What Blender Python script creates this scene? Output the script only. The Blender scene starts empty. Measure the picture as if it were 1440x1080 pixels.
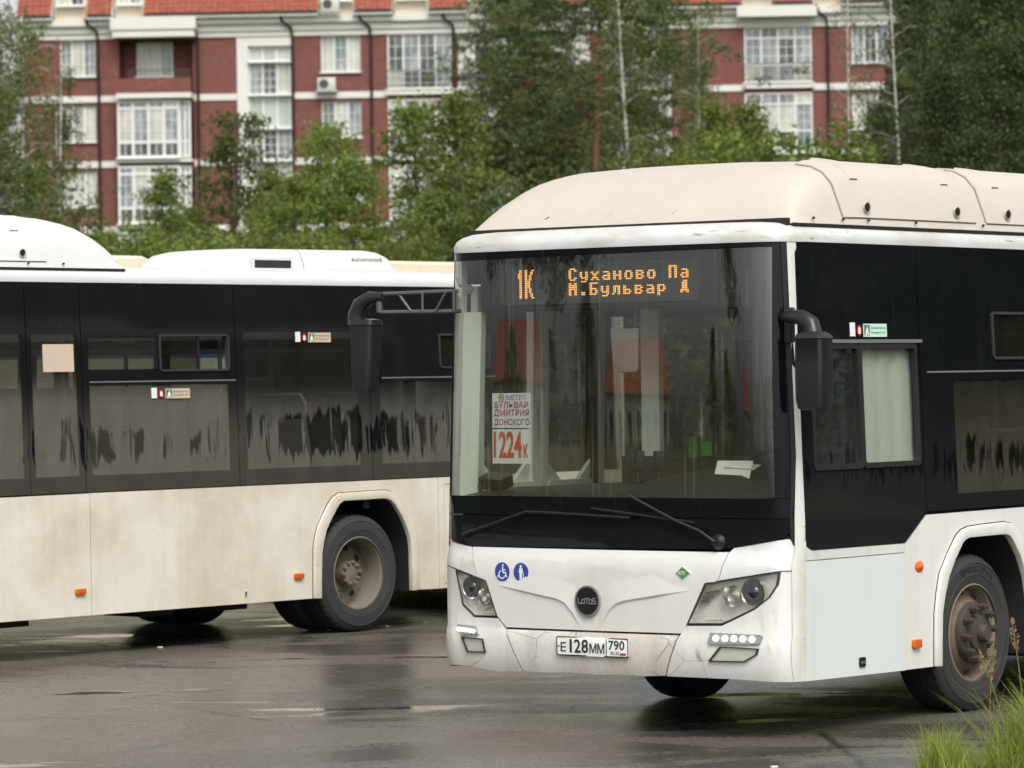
import bpy, bmesh, math, random
import numpy as np
from mathutils import Vector, Matrix

random.seed(7)
RNG = np.random.default_rng(7)
SC = bpy.context.scene
COL = SC.collection

# ------------------------------------------------------------------ camera
F_PX = 5272.73
CAM_H = 2.0976
PITCH, ROLL = -0.003248, -0.013556
cd = bpy.data.cameras.new('camera')
cam = bpy.data.objects.new('camera', cd)
COL.objects.link(cam)
cF = Vector((0, math.cos(PITCH), math.sin(PITCH)))
cR0 = Vector((1, 0, 0))
cU0 = cR0.cross(cF)
cR = cR0 * math.cos(ROLL) + cU0 * math.sin(ROLL)
cU = cU0 * math.cos(ROLL) - cR0 * math.sin(ROLL)
M = Matrix((cR, cU, -cF)).transposed().to_4x4()
M.translation = Vector((0, 0, CAM_H))
cam.matrix_world = M
cd.sensor_fit = 'HORIZONTAL'
cd.sensor_width = 36.0
cd.lens = 36.0 * F_PX / 1440.0
cd.clip_start = 0.5
cd.clip_end = 3000
cd.dof.use_dof = True
cd.dof.focus_distance = 23.3
cd.dof.aperture_fstop = 4.8
SC.camera = cam

# ------------------------------------------------------------------ sky, sun, exposure
SUN_EL, SUN_AZ = math.radians(50), math.radians(165)      # compass: 0 = +Y, clockwise
world = bpy.data.worlds.new('World')
SC.world = world
world.use_nodes = True
wn = world.node_tree
wn.nodes.clear()
sky = wn.nodes.new('ShaderNodeTexSky')
sky.sky_type = 'NISHITA'
sky.sun_disc = False
sky.sun_elevation = SUN_EL
sky.sun_rotation = SUN_AZ
sky.air_density = 1.0
sky.dust_density = 4.0
hs = wn.nodes.new('ShaderNodeHueSaturation')
hs.inputs['Saturation'].default_value = 0.16
hs.inputs['Value'].default_value = 1.0
bg = wn.nodes.new('ShaderNodeBackground')
bg.inputs['Strength'].default_value = 0.13
wo = wn.nodes.new('ShaderNodeOutputWorld')
wn.links.new(sky.outputs[0], hs.inputs['Color'])
wn.links.new(hs.outputs[0], bg.inputs['Color'])
wn.links.new(bg.outputs[0], wo.inputs['Surface'])

sl = bpy.data.lights.new('sun', 'SUN')
sl.energy = 0.8
sl.angle = math.radians(25)
sl.color = (1.0, 0.96, 0.90)
sun = bpy.data.objects.new('sun', sl)
COL.objects.link(sun)
sd = Vector((math.sin(SUN_AZ) * math.cos(SUN_EL), math.cos(SUN_AZ) * math.cos(SUN_EL), math.sin(SUN_EL)))
sun.rotation_euler = (-sd).to_track_quat('-Z', 'Y').to_euler()
sun.location = sd * 60

SC.view_settings.view_transform = 'Standard'
SC.view_settings.look = 'None'
SC.view_settings.gamma = 1.0
SC.view_settings.use_curve_mapping = False
SC.view_settings.exposure = 0.78
SC.render.engine = 'CYCLES'
SC.cycles.max_bounces = 10
SC.cycles.transparent_max_bounces = 24
SC.cycles.use_denoising = True
SC.cycles.caustics_reflective = False
SC.cycles.caustics_refractive = False

# ------------------------------------------------------------------ node helpers
class NT:
    def __init__(s, name):
        s.m = bpy.data.materials.new(name)
        s.m.use_nodes = True
        s.t = s.m.node_tree
        s.t.nodes.clear()
        s.out = s.n('ShaderNodeOutputMaterial')
        s._oc = None
    def n(s, typ, **kw):
        x = s.t.nodes.new(typ)
        for k, v in kw.items():
            setattr(x, k, v)
        return x
    def put(s, sock, v):
        if isinstance(v, bpy.types.NodeSocket):
            s.t.links.new(v, sock)
        elif isinstance(v, (int, float)):
            sock.default_value = v
        else:
            v = tuple(v)
            n = len(sock.default_value)
            sock.default_value = (v + (1.0,))[:n] if n == 4 else v[:n]
    def oc(s):
        if s._oc is None:
            s._oc = s.n('ShaderNodeTexCoord').outputs['Object']
        return s._oc
    def scaled(s, sc, rot=(0, 0, 0)):
        mp = s.n('ShaderNodeMapping')
        s.put(mp.inputs['Vector'], s.oc())
        mp.inputs['Scale'].default_value = sc
        mp.inputs['Rotation'].default_value = rot
        return mp.outputs[0]
    def noise(s, sc=(1, 1, 1), detail=4, rough=.55, dist=0., rot=(0, 0, 0)):
        x = s.n('ShaderNodeTexNoise')
        s.put(x.inputs['Vector'], s.scaled(sc, rot))
        x.inputs['Scale'].default_value = 1.0
        x.inputs['Detail'].default_value = detail
        x.inputs['Roughness'].default_value = rough
        x.inputs['Distortion'].default_value = dist
        return x.outputs['Fac']
    def vor(s, sc, feature='DISTANCE_TO_EDGE'):
        x = s.n('ShaderNodeTexVoronoi', feature=feature)
        s.put(x.inputs['Vector'], s.scaled(sc))
        x.inputs['Scale'].default_value = 1.0
        return x.outputs['Distance']
    def ramp(s, f, lo, hi, a=0., b=1.):
        x = s.n('ShaderNodeMapRange', interpolation_type='SMOOTHSTEP')
        s.put(x.inputs['Value'], f)
        s.put(x.inputs['From Min'], lo); s.put(x.inputs['From Max'], hi)
        x.inputs['To Min'].default_value = a; x.inputs['To Max'].default_value = b
        return x.outputs[0]
    def math(s, op, a, b=0., c=0.):
        x = s.n('ShaderNodeMath', operation=op)
        s.put(x.inputs[0], a); s.put(x.inputs[1], b)
        s.put(x.inputs[2], c)
        return x.outputs[0]
    def mul(s, a, b): return s.math('MULTIPLY', a, b)
    def sep(s):
        x = s.n('ShaderNodeSeparateXYZ'); s.put(x.inputs[0], s.oc())
        return x.outputs
    def mixc(s, f, a, b):
        x = s.n('ShaderNodeMix', data_type='RGBA')
        s.put(x.inputs['Factor'], f)
        s.put(x.inputs[6], a); s.put(x.inputs[7], b)
        return x.outputs[2]
    def bump(s, h, strength=.3, dist=.01):
        x = s.n('ShaderNodeBump')
        s.put(x.inputs['Height'], h)
        x.inputs['Strength'].default_value = strength
        x.inputs['Distance'].default_value = dist
        return x.outputs[0]
    def pbr(s, col, rough=.5, metal=0., normal=None, spec=.5, coat=0., emit=None, es=0.):
        b = s.n('ShaderNodeBsdfPrincipled')
        s.put(b.inputs['Base Color'], col)
        s.put(b.inputs['Roughness'], rough)
        s.put(b.inputs['Metallic'], metal)
        s.put(b.inputs['Specular IOR Level'], spec)
        if coat:
            b.inputs['Coat Weight'].default_value = coat
            b.inputs['Coat Roughness'].default_value = .06
        if normal is not None:
            s.put(b.inputs['Normal'], normal)
        if emit is not None:
            s.put(b.inputs['Emission Color'], emit)
            b.inputs['Emission Strength'].default_value = es
        return b.outputs[0]
    def mixs(s, f, a, b):
        x = s.n('ShaderNodeMixShader')
        s.put(x.inputs[0], f)
        s.t.links.new(a, x.inputs[1]); s.t.links.new(b, x.inputs[2])
        return x.outputs[0]
    def done(s, sh):
        s.t.links.new(sh, s.out.inputs['Surface'])
        return s.m

MAT = {}
def simple(name, col, rough=.5, metal=0., var=.0, sc=(3, 3, 3), spec=.5, bump=0., bsc=(40, 40, 40), coat=0., emit=None, es=0.):
    k = NT(name)
    c = col
    if var:
        c = k.mixc(k.noise(sc, 5, .6), tuple(v * (1 - var) for v in col), tuple(min(1, v * (1 + var)) for v in col))
    nm = k.bump(k.noise(bsc, 3), bump, .004) if bump else None
    MAT[name] = k.done(k.pbr(c, rough, metal, nm, spec, coat, emit, es))
    return MAT[name]

def paint(name, col, dirt, amount, streak=.5, rough=.38, crack=0., speck=.0):
    """vehicle paint with settled dust, run streaks and (for bumpers) hairline cracks"""
    k = NT(name)
    a = k.ramp(k.noise((1.3, 1.3, 1.3), 6, .65), .30, .75)
    st = k.ramp(k.noise((9, 9, .55), 5, .6, .3), .42, .72)
    d = k.math('ADD', k.mul(a, amount * (1 - streak * .5)), k.mul(st, amount * streak))
    fine = k.ramp(k.noise((60, 60, 60), 2, .7), .25, .8, .75, 1.1)
    d = k.math('MINIMUM', k.mul(d, fine), 1.0)
    c = k.mixc(d, col, dirt)
    # rust-brown runs
    run = k.mul(k.ramp(k.noise((5, 5, .35), 4, .55, .2), .64, .76), k.ramp(k.noise((.9, .9, 1.6), 3), .45, .62))
    c = k.mixc(k.mul(run, .35 * min(1, amount * 1.6)), c, (.30, .22, .13))
    if speck:
        sp = k.ramp(k.noise((70, 70, 70), 3, .65), .60, .76)
        c = k.mixc(k.mul(sp, speck), c, (.16, .14, .11))
    if crack:
        e = k.ramp(k.vor((3.2, 4.2, 5.0)), .0, .012, 1., 0.)
        msk = k.ramp(k.noise((2.1, 2.1, 2.1), 3), .52, .62)
        cr = k.mul(e, msk)
        c = k.mixc(k.mul(cr, crack), c, (.10, .085, .07))
    nm = k.bump(k.noise((3, 3, 3), 3), .06, .05)
    MAT[name] = k.done(k.pbr(c, k.ramp(d, 0, 1, rough, .7), 0, nm, .45))
    return MAT[name]

def drip_mask(k, top, spread, cover, fx_=1.):
    """clean wet runs washed into a film of dust: long in z, ragged in x"""
    x, y, z = k.sep()
    h = k.math('ADD', k.mul(k.noise((1.7, .2, .0), 2, .5), .65), k.mul(k.noise((13., .2, .0), 2, .6), .35))
    hi = k.math('ADD', top - spread * 1.6, k.mul(h, spread * 3.2))
    lo = k.math('ADD', 1.14, k.mul(k.noise((15.0 * fx_, .2, .0), 2, .6), .62))
    lf = k.ramp(k.noise((1.1, .2, .25), 2, .5), .40, .62, -.07, .075)
    n0 = k.math('ADD', k.noise((15 * fx_, .3, .9), 4, .62, .5), lf)
    n = k.ramp(n0, cover, cover + .02)
    b1 = k.ramp(z, k.math('SUBTRACT', hi, .05), hi, 1., 0.)
    b0 = k.ramp(z, lo, k.math('ADD', lo, .03))
    return k.mul(n, k.mul(b1, b0))

def dust_film(k, amt, top, spread, cover, zlo, zhi, upper, fx_=1., clean=.93):
    x, y, z = k.sep()
    base = k.ramp(z, zlo, zhi, 1., upper)
    mott = k.ramp(k.noise((5, 5, 2.0), 5, .65), .2, .8, .75, 1.1)
    fine = k.ramp(k.noise((120, 120, 90), 2, .7), .3, .7, .94, 1.04)
    f = k.mul(k.mul(base, mott), k.mul(fine, amt))
    d = drip_mask(k, top, spread, cover, fx_)
    return k.mul(f, k.math('SUBTRACT', 1., k.mul(d, clean)))

def schlick(k, f0=.05, gain=1.):
    g = k.n('ShaderNodeNewGeometry')
    dt = k.n('ShaderNodeVectorMath', operation='DOT_PRODUCT')
    k.t.links.new(g.outputs['Incoming'], dt.inputs[0]); k.t.links.new(g.outputs['Normal'], dt.inputs[1])
    c = k.math('ABSOLUTE', dt.outputs['Value'])
    p = k.math('POWER', k.math('SUBTRACT', 1., c), 5.)
    return k.math('MINIMUM', k.mul(k.math('ADD', f0, k.mul(p, 1 - f0)), gain), 1.)

def glass(name, tint, film=(.30, .27, .22), amt=0., top=1.7, spread=.25, cover=.52, zlo=1.6, zhi=2.3, upper=.2, f0=.06, rough=.015, wave=.0, fx_=1., clean=.93):
    k = NT(name)
    tr = k.n('ShaderNodeBsdfTransparent'); k.put(tr.inputs[0], tint)
    gl = k.n('ShaderNodeBsdfGlossy'); k.put(gl.inputs['Color'], (1, 1, 1)); gl.inputs['Roughness'].default_value = rough
    if wave:
        k.put(gl.inputs['Normal'], k.bump(k.noise((1.6, 1.6, 1.2), 2), wave, .02))
    sh = k.mixs(schlick(k, f0), tr.outputs[0], gl.outputs[0])
    if amt:
        df = k.n('ShaderNodeBsdfDiffuse'); k.put(df.inputs[0], film)
        sh = k.mixs(dust_film(k, amt, top, spread, cover, zlo, zhi, upper, fx_, clean), sh, df.outputs[0])
    MAT[name] = k.done(sh)
    return MAT[name]

def blackglass(name, film, amt, top=1.7, spread=.25, cover=.52, zlo=1.5, zhi=2.2, upper=.1, wave=.05):
    k = NT(name)
    nm = k.bump(k.noise((1.2, 1.2, 1.0), 3), wave, .02)
    b = k.pbr((.003, .004, .006), .05, 0, nm, .22)
    df = k.n('ShaderNodeBsdfDiffuse'); k.put(df.inputs[0], film)
    drops = k.mul(k.ramp(k.noise((95, 95, 70), 2, .65), .63, .74), .14)
    runs = k.mul(k.ramp(k.noise((42, 42, .7), 4, .6, .4), .58, .70), .09)
    fl = k.math('MAXIMUM', dust_film(k, amt, top, spread, cover, zlo, zhi, upper), k.math('MAXIMUM', drops, runs))
    MAT[name] = k.done(k.mixs(fl, b, df.outputs[0]))
    return MAT[name]

# ------------------------------------------------------------------ materials
paint('paint_front', (.70, .71, .69), (.44, .385, .295), .48, .45, .3, crack=.6, speck=.25)
paint('paint_bumper', (.68, .67, .64), (.40, .345, .265), .80, .45, .42, crack=1., speck=.5)
paint('paint_hood', (.69, .68, .655), (.55, .50, .43), .35, .3, .32)
paint('paint_hatch', (.66, .71, .69), (.55, .52, .45), .15, .4, .28)
paint('paint_side', (.72, .72, .69), (.52, .46, .36), .35, .5, .35)
paint('paint_dusty', (.76, .725, .635), (.50, .415, .285), .80, .18, .5, speck=.9)
paint('paint_roof', (.62, .625, .615), (.45, .43, .38), .25, .3, .35, speck=.1)
def worn(name, base):
    k = NT(name)
    x, y, z = k.sep()
    chip = k.mul(k.ramp(k.noise((5, 5, 42), 5, .7, .4), .60, .66), k.ramp(k.noise((1.1, 1.1, 6), 2), .50, .60))
    c = k.mixc(k.ramp(k.noise((2, 2, 6), 5, .65), .35, .75), base, (.47, .45, .40))
    MAT[name] = k.done(k.pbr(k.mixc(k.mul(chip, .8), c, (.16, .15, .13)), .4))
worn('paint_header', (.63, .635, .625))
paint('pod_white', (.62, .63, .62), (.50, .49, .45), .25, .3, .4)
paint('pod_beige', (.56, .505, .44), (.45, .39, .32), .45, .3, .45)
paint('paint_cream', (.74, .69, .52), (.55, .50, .38), .3, .4, .4)
blackglass('glazing_dusty', (.13, .12, .10), .45, 1.75, .28, .50, 1.55, 2.1, .12)
blackglass('glazing_clean', (.10, .10, .085), .10, 1.62, .25, .52, 1.4, 2.2, .25)
blackglass('apron_black', (.09, .095, .10), .05, 1.2, .2, .56, 1.1, 1.4, .3)
glass('pane_dusty', (.66, .66, .65), (.27, .245, .205), .38, 1.72, .30, .480, 1.85, 2.15, .14, fx_=.5, clean=.72)
glass('pane_dusty_low', (.62, .62, .62), (.24, .23, .20), .36, 1.80, .30, .455, 1.6, 2.05, .10)
glass('pane_dark', (.50, .50, .48), (.24, .22, .18), .15, 1.65, .25, .52, 1.5, 2.2, .2)
glass('pane_clear', (.88, .90, .89))
k = NT('windshield_glass')
tr_ = k.n('ShaderNodeBsdfTransparent'); k.put(tr_.inputs[0], (.90, .92, .90))
gl_ = k.n('ShaderNodeBsdfGlossy'); k.put(gl_.inputs['Color'], (1, 1, 1)); gl_.inputs['Roughness'].default_value = .012
df_ = k.n('ShaderNodeBsdfDiffuse'); k.put(df_.inputs[0], (.42, .42, .39))
runs = k.mul(k.ramp(k.noise((.5, 46, .8), 4, .6, .4), .56, .68), k.ramp(k.noise((.5, 3.5, 1.6), 3), .42, .62))
drops = k.ramp(k.noise((.5, 130, 90), 2, .6), .68, .76)
MAT['windshield_glass'] = k.done(k.mixs(k.math('ADD', k.mul(runs, .10), k.mul(drops, .05)), k.mixs(schlick(k, .095), tr_.outputs[0], gl_.outputs[0]), df_.outputs[0]))
glass('pane_cab', (.34, .40, .42), (.22, .22, .20), .10, 1.65, .25, .52, 1.5, 2.2, .5)
glass('pane_tint', (.50, .52, .50))
glass('screen_film', (.80, .80, .78), (.62, .62, .58), .16, .5, .1, .9, 3, 4, 1.)
glass('lamp_cover', (.98, .98, .97), (.5, .48, .42), .03, .2, .1, .9, 3, 4, 1., f0=.06)
simple('black_plastic', (.012, .012, .013), .35, var=.2)
simple('black_matte', (.014, .014, .014), .75)
simple('black_rubber', (.010, .010, .010), .6)
simple('underbody', (.012, .011, .010), .85, var=.3)
simple('metal_grey', (.30, .30, .30), .4, .6, .15)
simple('bracket_grey', (.10, .10, .095), .5, .3, .2)
simple('frame_dark', (.07, .07, .07), .35, .5)
simple('alu', (.55, .55, .54), .3, .9)
simple('chrome', (.62, .61, .58), .16, 1.)
simple('lamp_reflector', (.86, .84, .78), .22, .35, .16, (16, 16, 10), bump=1., bsc=(30, 30, 6))
simple('projector_glass', (.012, .013, .015), .03, 0, spec=.8)
simple('interior_cream', (.80, .81, .70), .45, var=.05)
simple('interior_light', (.76, .76, .72), .6, var=.06)
simple('interior_dark', (.030, .032, .034), .7, var=.2)
simple('dash_grey', (.022, .024, .026), .6, var=.2, bump=.2)
simple('seat_shell', (.35, .34, .31), .5, var=.1)
simple('seat_cloth', (.05, .055, .085), .9, var=.3)
simple('handrail', (.60, .58, .50), .35, .2)
simple('shade_cloth', (.62, .63, .54), .85, var=.06, sc=(14, 14, 1.2))
simple('curtain_blue', (.07, .14, .36), .8, var=.5, sc=(40, 40, 18))
simple('orange_lens', (.58, .125, .012), .2, var=.25, sc=(30, 30, 30), spec=.6)
simple('red_lens', (.35, .01, .01), .25)
simple('led_housing', (.30, .30, .28), .4, .3, .15)
simple('led_lit', (.9, .95, .9), .3, emit=(.93, 1., .86), es=1.6)
simple('paper_white', (.74, .75, .70), .8, var=.04)
simple('paper_beige', (.55, .45, .34), .85, var=.06)
simple('paper_blue', (.08, .25, .60), .7, var=.3, sc=(30, 30, 30))
simple('print_red', (.42, .03, .035), .7)
simple('print_crimson', (.40, .035, .09), .7)
simple('print_orange', (.60, .10, .03), .7)
simple('print_blue', (.10, .26, .42), .7)
simple('print_black', (.012, .012, .012), .5)
simple('print_grey', (.28, .29, .28), .6)
simple('print_white', (.78, .78, .76), .5)
simple('sign_blue', (.035, .06, .30), .4, var=.1)
simple('sign_green', (.06, .24, .06), .45, var=.1)
simple('exit_mint', (.52, .72, .60), .6)
simple('exit_green', (.02, .16, .06), .6)
simple('badge_black', (.008, .008, .009), .2)
simple('groove', (.20, .19, .17), .8)
simple('groove_dark', (.03, .028, .025), .8)
simple('tyre', (.030, .029, .027), .72, var=.35, sc=(6, 6, 6), bump=.25)
simple('tyre_dusty', (.036, .035, .033), .8, var=.35, sc=(5, 5, 5), bump=.2)
simple('tyre_print', (.006, .006, .006), .7)
simple('hub_rust', (.15, .105, .068), .75, .2, .5, (14, 14, 14), bump=.4)
simple('hub_dark', (.062, .050, .040), .7, .2, .5, (14, 14, 14), bump=.4)
simple('rim_dusty', (.19, .165, .128), .7, .1, .3, (7, 7, 7), bump=.2)
simple('green_cloth', (.045, .19, .02), .8)
simple('phone_black', (.01, .01, .011), .2)
k = NT('led_amber')
MAT['led_amber'] = k.done(k.pbr((.2, .08, .02), .4, emit=(1.0, .43, .10), es=1.55))
k = NT('led_matrix')      # unlit board: faint grid of dots
cx = k.vor((101, 101, 101), 'F1')
MAT['led_matrix'] = k.done(k.pbr(k.mixc(k.ramp(cx, .25, .45), (.16, .15, .125), (.055, .055, .052)), .5))
# ------------------------------------------------------------------ mesh helpers
class MB:
    """collects vertices and faces; build() links them as ONE mesh object"""
    def __init__(s): s.v, s.f = [], []
    def add(s, vs, fs):
        o = len(s.v)
        s.v += [tuple(v) for v in vs]
        s.f += [tuple(i + o for i in f) for f in fs]
        return s
    def box(s, x0, x1, y0, y1, z0, z1, mat=None):
        vs = [Vector((x, y, z)) for x in (x0, x1) for y in (y0, y1) for z in (z0, z1)]
        if mat is not None: vs = [mat @ v for v in vs]
        return s.add(vs, [(0, 1, 3, 2), (4, 6, 7, 5), (0, 4, 5, 1), (2, 3, 7, 6), (0, 2, 6, 4), (1, 5, 7, 3)])
    def tube(s, pts, r, n=8, caps=True):
        pts = [Vector(p) for p in pts]
        rs = r if isinstance(r, (list, tuple)) else [r] * len(pts)
        vs, fs = [], []
        a = None
        for i, p in enumerate(pts):
            t = (pts[min(i + 1, len(pts) - 1)] - pts[max(i - 1, 0)]).normalized()
            if a is None: a = t.orthogonal().normalized()
            a = (a - t * a.dot(t)).normalized()
            b = t.cross(a)
            for j in range(n):
                w = 2 * math.pi * j / n
                vs.append(p + (a * math.cos(w) + b * math.sin(w)) * rs[i])
        for i in range(len(pts) - 1):
            for j in range(n):
                k2 = (j + 1) % n
                fs.append((i * n + j, i * n + k2, (i + 1) * n + k2, (i + 1) * n + j))
        if caps:
            fs.append(tuple(range(n))[::-1])
            fs.append(tuple((len(pts) - 1) * n + j for j in range(n)))
        return s.add(vs, fs)
    def disc(s, c, axis, r, h, n=24, r2=None):
        c = Vector(c); a = Vector(axis).normalized()
        return s.tube([c, c + a * h], [r, r if r2 is None else r2], n)
    def lathe(s, prof, c, n=48, axis='y', jag=None):
        """prof: (radius, offset along axis); axis y or x"""
        vs, fs = [], []
        for i, (r, o) in enumerate(prof):
            for j in range(n):
                w = 2 * math.pi * j / n
                rr = r + (jag(i, j) if jag else 0)
                if axis == 'y': vs.append((c[0] + rr * math.cos(w), c[1] + o, c[2] + rr * math.sin(w)))
                else: vs.append((c[0] + o, c[1] + rr * math.cos(w), c[2] + rr * math.sin(w)))
        m = len(prof)
        for i in range(m - 1):
            for j in range(n):
                k2 = (j + 1) % n
                fs.append((i * n + j, i * n + k2, (i + 1) * n + k2, (i + 1) * n + j))
        return s.add(vs, fs)
    def loft(s, rows, closed=True, cap0=False, cap1=False):
        n = len(rows[0]); vs = [p for r in rows for p in r]; fs = []
        for i in range(len(rows) - 1):
            for j in range(n if closed else n - 1):
                k2 = (j + 1) % n
                fs.append((i * n + j, i * n + k2, (i + 1) * n + k2, (i + 1) * n + j))
        if cap0: fs.append(tuple(range(n))[::-1])
        if cap1: fs.append(tuple((len(rows) - 1) * n + j for j in range(n)))
        return s.add(vs, fs)
    def build(s, name, mat, parent=None, smooth=35, recalc=True, bevel=0.):
        me = bpy.data.meshes.new(name)
        me.from_pydata(s.v, [], s.f)
        if recalc or bevel:
            bm = bmesh.new(); bm.from_mesh(me)
            if recalc: bmesh.ops.recalc_face_normals(bm, faces=bm.faces)
            if bevel:
                es = [e for e in bm.edges if len(e.link_faces) == 2 and e.calc_face_angle(0) > .6]
                bmesh.ops.bevel(bm, geom=es, offset=bevel, segments=2, affect='EDGES', profile=.5, clamp_overlap=True)
            bm.to_mesh(me); bm.free()
        if smooth:
            me.polygons.foreach_set('use_smooth', [True] * len(me.polygons))
            me.set_sharp_from_angle(angle=math.radians(smooth))
        me.materials.append(MAT[mat] if isinstance(mat, str) else mat)
        o = bpy.data.objects.new(name, me)
        COL.objects.link(o)
        if parent is not None: o.parent = parent
        return o

def thing(name, label, cat, loc=(0, 0, 0), rz=0., group=None):
    o = bpy.data.objects.new(name, None)
    o.empty_display_size = .3
    COL.objects.link(o)
    o.location = loc; o.rotation_euler = (0, 0, rz)
    o['label'] = label; o['category'] = cat
    if group: o['group'] = group
    return o
def tag(o, label, cat, group=None):
    o['label'] = label; o['category'] = cat
    if group: o['group'] = group
    return o
def kind(o, k):
    o['kind'] = k
    return o
def clone(o, parent=None):
    c = o.copy(); COL.objects.link(c)
    if parent is not None: c.parent = parent
    for ch in list(o.children): clone(ch, c)
    return c

def panel(poly, fmap, thick, cu=(), cv=(), holes=(), off=0.):
    """a sheet with the outline poly in (u, v), cut along the given lines so that it can
    follow the curved surface fmap(u, v, depth); holes are rectangles (u0, u1, v0, v1)"""
    bm = bmesh.new()
    bm.faces.new([bm.verts.new((u, v, 0)) for u, v in poly])
    bm.normal_update()
    bmesh.ops.triangulate(bm, faces=bm.faces[:], ngon_method='BEAUTY')
    cu, cv = list(cu), list(cv)
    for h in holes: cu += h[:2]; cv += h[2:]
    for u in sorted(set(cu)):
        bmesh.ops.bisect_plane(bm, geom=bm.verts[:] + bm.edges[:] + bm.faces[:], plane_co=(u, 0, 0), plane_no=(1, 0, 0), dist=1e-5)
    for v in sorted(set(cv)):
        bmesh.ops.bisect_plane(bm, geom=bm.verts[:] + bm.edges[:] + bm.faces[:], plane_co=(0, v, 0), plane_no=(0, 1, 0), dist=1e-5)
    dead = []
    for f in bm.faces:
        c = f.calc_center_median()
        if any(h[0] < c.x < h[1] and h[2] < c.y < h[3] for h in holes): dead.append(f)
    if dead: bmesh.ops.delete(bm, geom=dead, context='FACES')
    bm.verts.index_update()
    vs = [(v.co.x, v.co.y) for v in bm.verts]
    fs = [tuple(v.index for v in f.verts) for f in bm.faces]
    be = [tuple(v.index for v in e.verts) for e in bm.edges if len(e.link_faces) == 1]
    bm.free()
    m = MB(); n = len(vs)
    V = [fmap(u, v, off) for u, v in vs]
    if thick:
        V += [fmap(u, v, off + thick) for u, v in vs]
        fs = fs + [tuple(i + n for i in f[::-1]) for f in fs] + [(a, b, b + n, a + n) for a, b in be]
    m.add(V, fs)
    return m

def rect(u0, u1, v0, v1, r=0., n=4):
    if not r: return [(u0, v0), (u1, v0), (u1, v1), (u0, v1)]
    out = []
    for cx_, cy_, a0 in ((u1 - r, v0 + r, -90), (u1 - r, v1 - r, 0), (u0 + r, v1 - r, 90), (u0 + r, v0 + r, 180)):
        for i in range(n + 1):
            a = math.radians(a0 + 90 * i / n)
            out.append((cx_ + r * math.cos(a), cy_ + r * math.sin(a)))
    return out
def circle(cu, cv, r, n=24, ry=None):
    return [(cu + r * math.cos(2 * math.pi * i / n), cv + (ry or r) * math.sin(2 * math.pi * i / n)) for i in range(n)]
def band(outer, inner, fmap, thick, off=0.):
    """strip between two open polylines of equal length"""
    m = MB(); n = len(outer)
    for d in (off, off + thick):
        m.v += [tuple(fmap(u, v, d)) for u, v in outer] + [tuple(fmap(u, v, d)) for u, v in inner]
    for i in range(n - 1):
        m.f += [(i, i + 1, n + i + 1, n + i), (2 * n + i, 3 * n + i, 3 * n + i + 1, 2 * n + i + 1),
                (i, 2 * n + i, 2 * n + i + 1, i + 1), (n + i, n + i + 1, 3 * n + i + 1, 3 * n + i)]
    m.f += [(0, n, 3 * n, 2 * n), (n - 1, 3 * n - 1, 4 * n - 1, 2 * n - 1)]
    return m
def ring(outer, inner, fmap, thick, off=0.):
    return band(outer + outer[:1], inner + inner[:1], fmap, thick, off)

_fc = bpy.data.curves.new('text_source', 'FONT')
_fo = bpy.data.objects.new('text_source', _fc)
COL.objects.link(_fo)
def text(body, w, h, fmap, u0, v0, off=-.002, flip=False, bold=0., shear=0., spacing=1.):
    """flat print: body fitted to w x h with its lower left corner at (u0, v0)"""
    _fc.body = body; _fc.size = 1.; _fc.offset = bold; _fc.resolution_u = 3; _fc.shear = shear
    _fc.space_character = spacing
    bpy.context.view_layer.update()
    me = bpy.data.meshes.new_from_object(_fo.evaluated_get(bpy.context.evaluated_depsgraph_get()))
    P = np.array([v.co[:2] for v in me.vertices])
    lo, hi = P.min(0), P.max(0)
    P = (P - lo) / (hi - lo) * np.array([w, h])
    fs = [tuple(p.vertices) for p in me.polygons]
    bpy.data.meshes.remove(me)
    m = MB()
    m.add([fmap(u0 + (-p[0] if flip else p[0]), v0 + p[1], off) for p in P], fs)
    return m
# ------------------------------------------------------------------ the buses
# Bus frame: x runs from the front face to the rear, y from the driver's side inwards, z up.
BELT = 1.233
LEN, WID = 11.6, 2.5
XF, XR = 2.2, 8.2                       # axles
def lean(z): return max(0., z - BELT) * .035
def prof(z):
    if z < .58:
        p = -.015 * min(1, (.58 - z) / .03)
        if z < .46: p += ((.46 - z) / .15) ** 2 * .035
        return p
    if z < .98: return 0.
    if z < 1.07: return (z - .98) / .09 * .035
    return .035 + (z - 1.07) * .012
RC = .16
def fx(y, z):
    t = (y - 1.25) / 1.25; L = lean(z)
    d = min(max(min(y - L, WID - L - y), 0.), RC)
    return .07 * t * t + RC - math.sqrt(max(RC * RC - (RC - d) ** 2, 0.)) + prof(z)
def f_left(x, z, d): return (x, lean(z) + d, z)
def f_right(x, z, d): return (x, WID - lean(z) - d, z)
def f_front(y, z, d): return (fx(y, z) + d, y, z)
YC = [.03, .045, .065, .09, .12, .16, .3, .5, .75, 1., 1.25, 1.5, 1.75, 2., 2.2, 2.34, 2.38, 2.41, 2.435, 2.455, 2.47]
ZC = [.36, .40, .46, .55, .58, .98, 1.025, 1.07, 1.3, 1.6, 2., 2.4, 2.6]
ZS = [BELT, 1.6, 2., 2.4]

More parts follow.
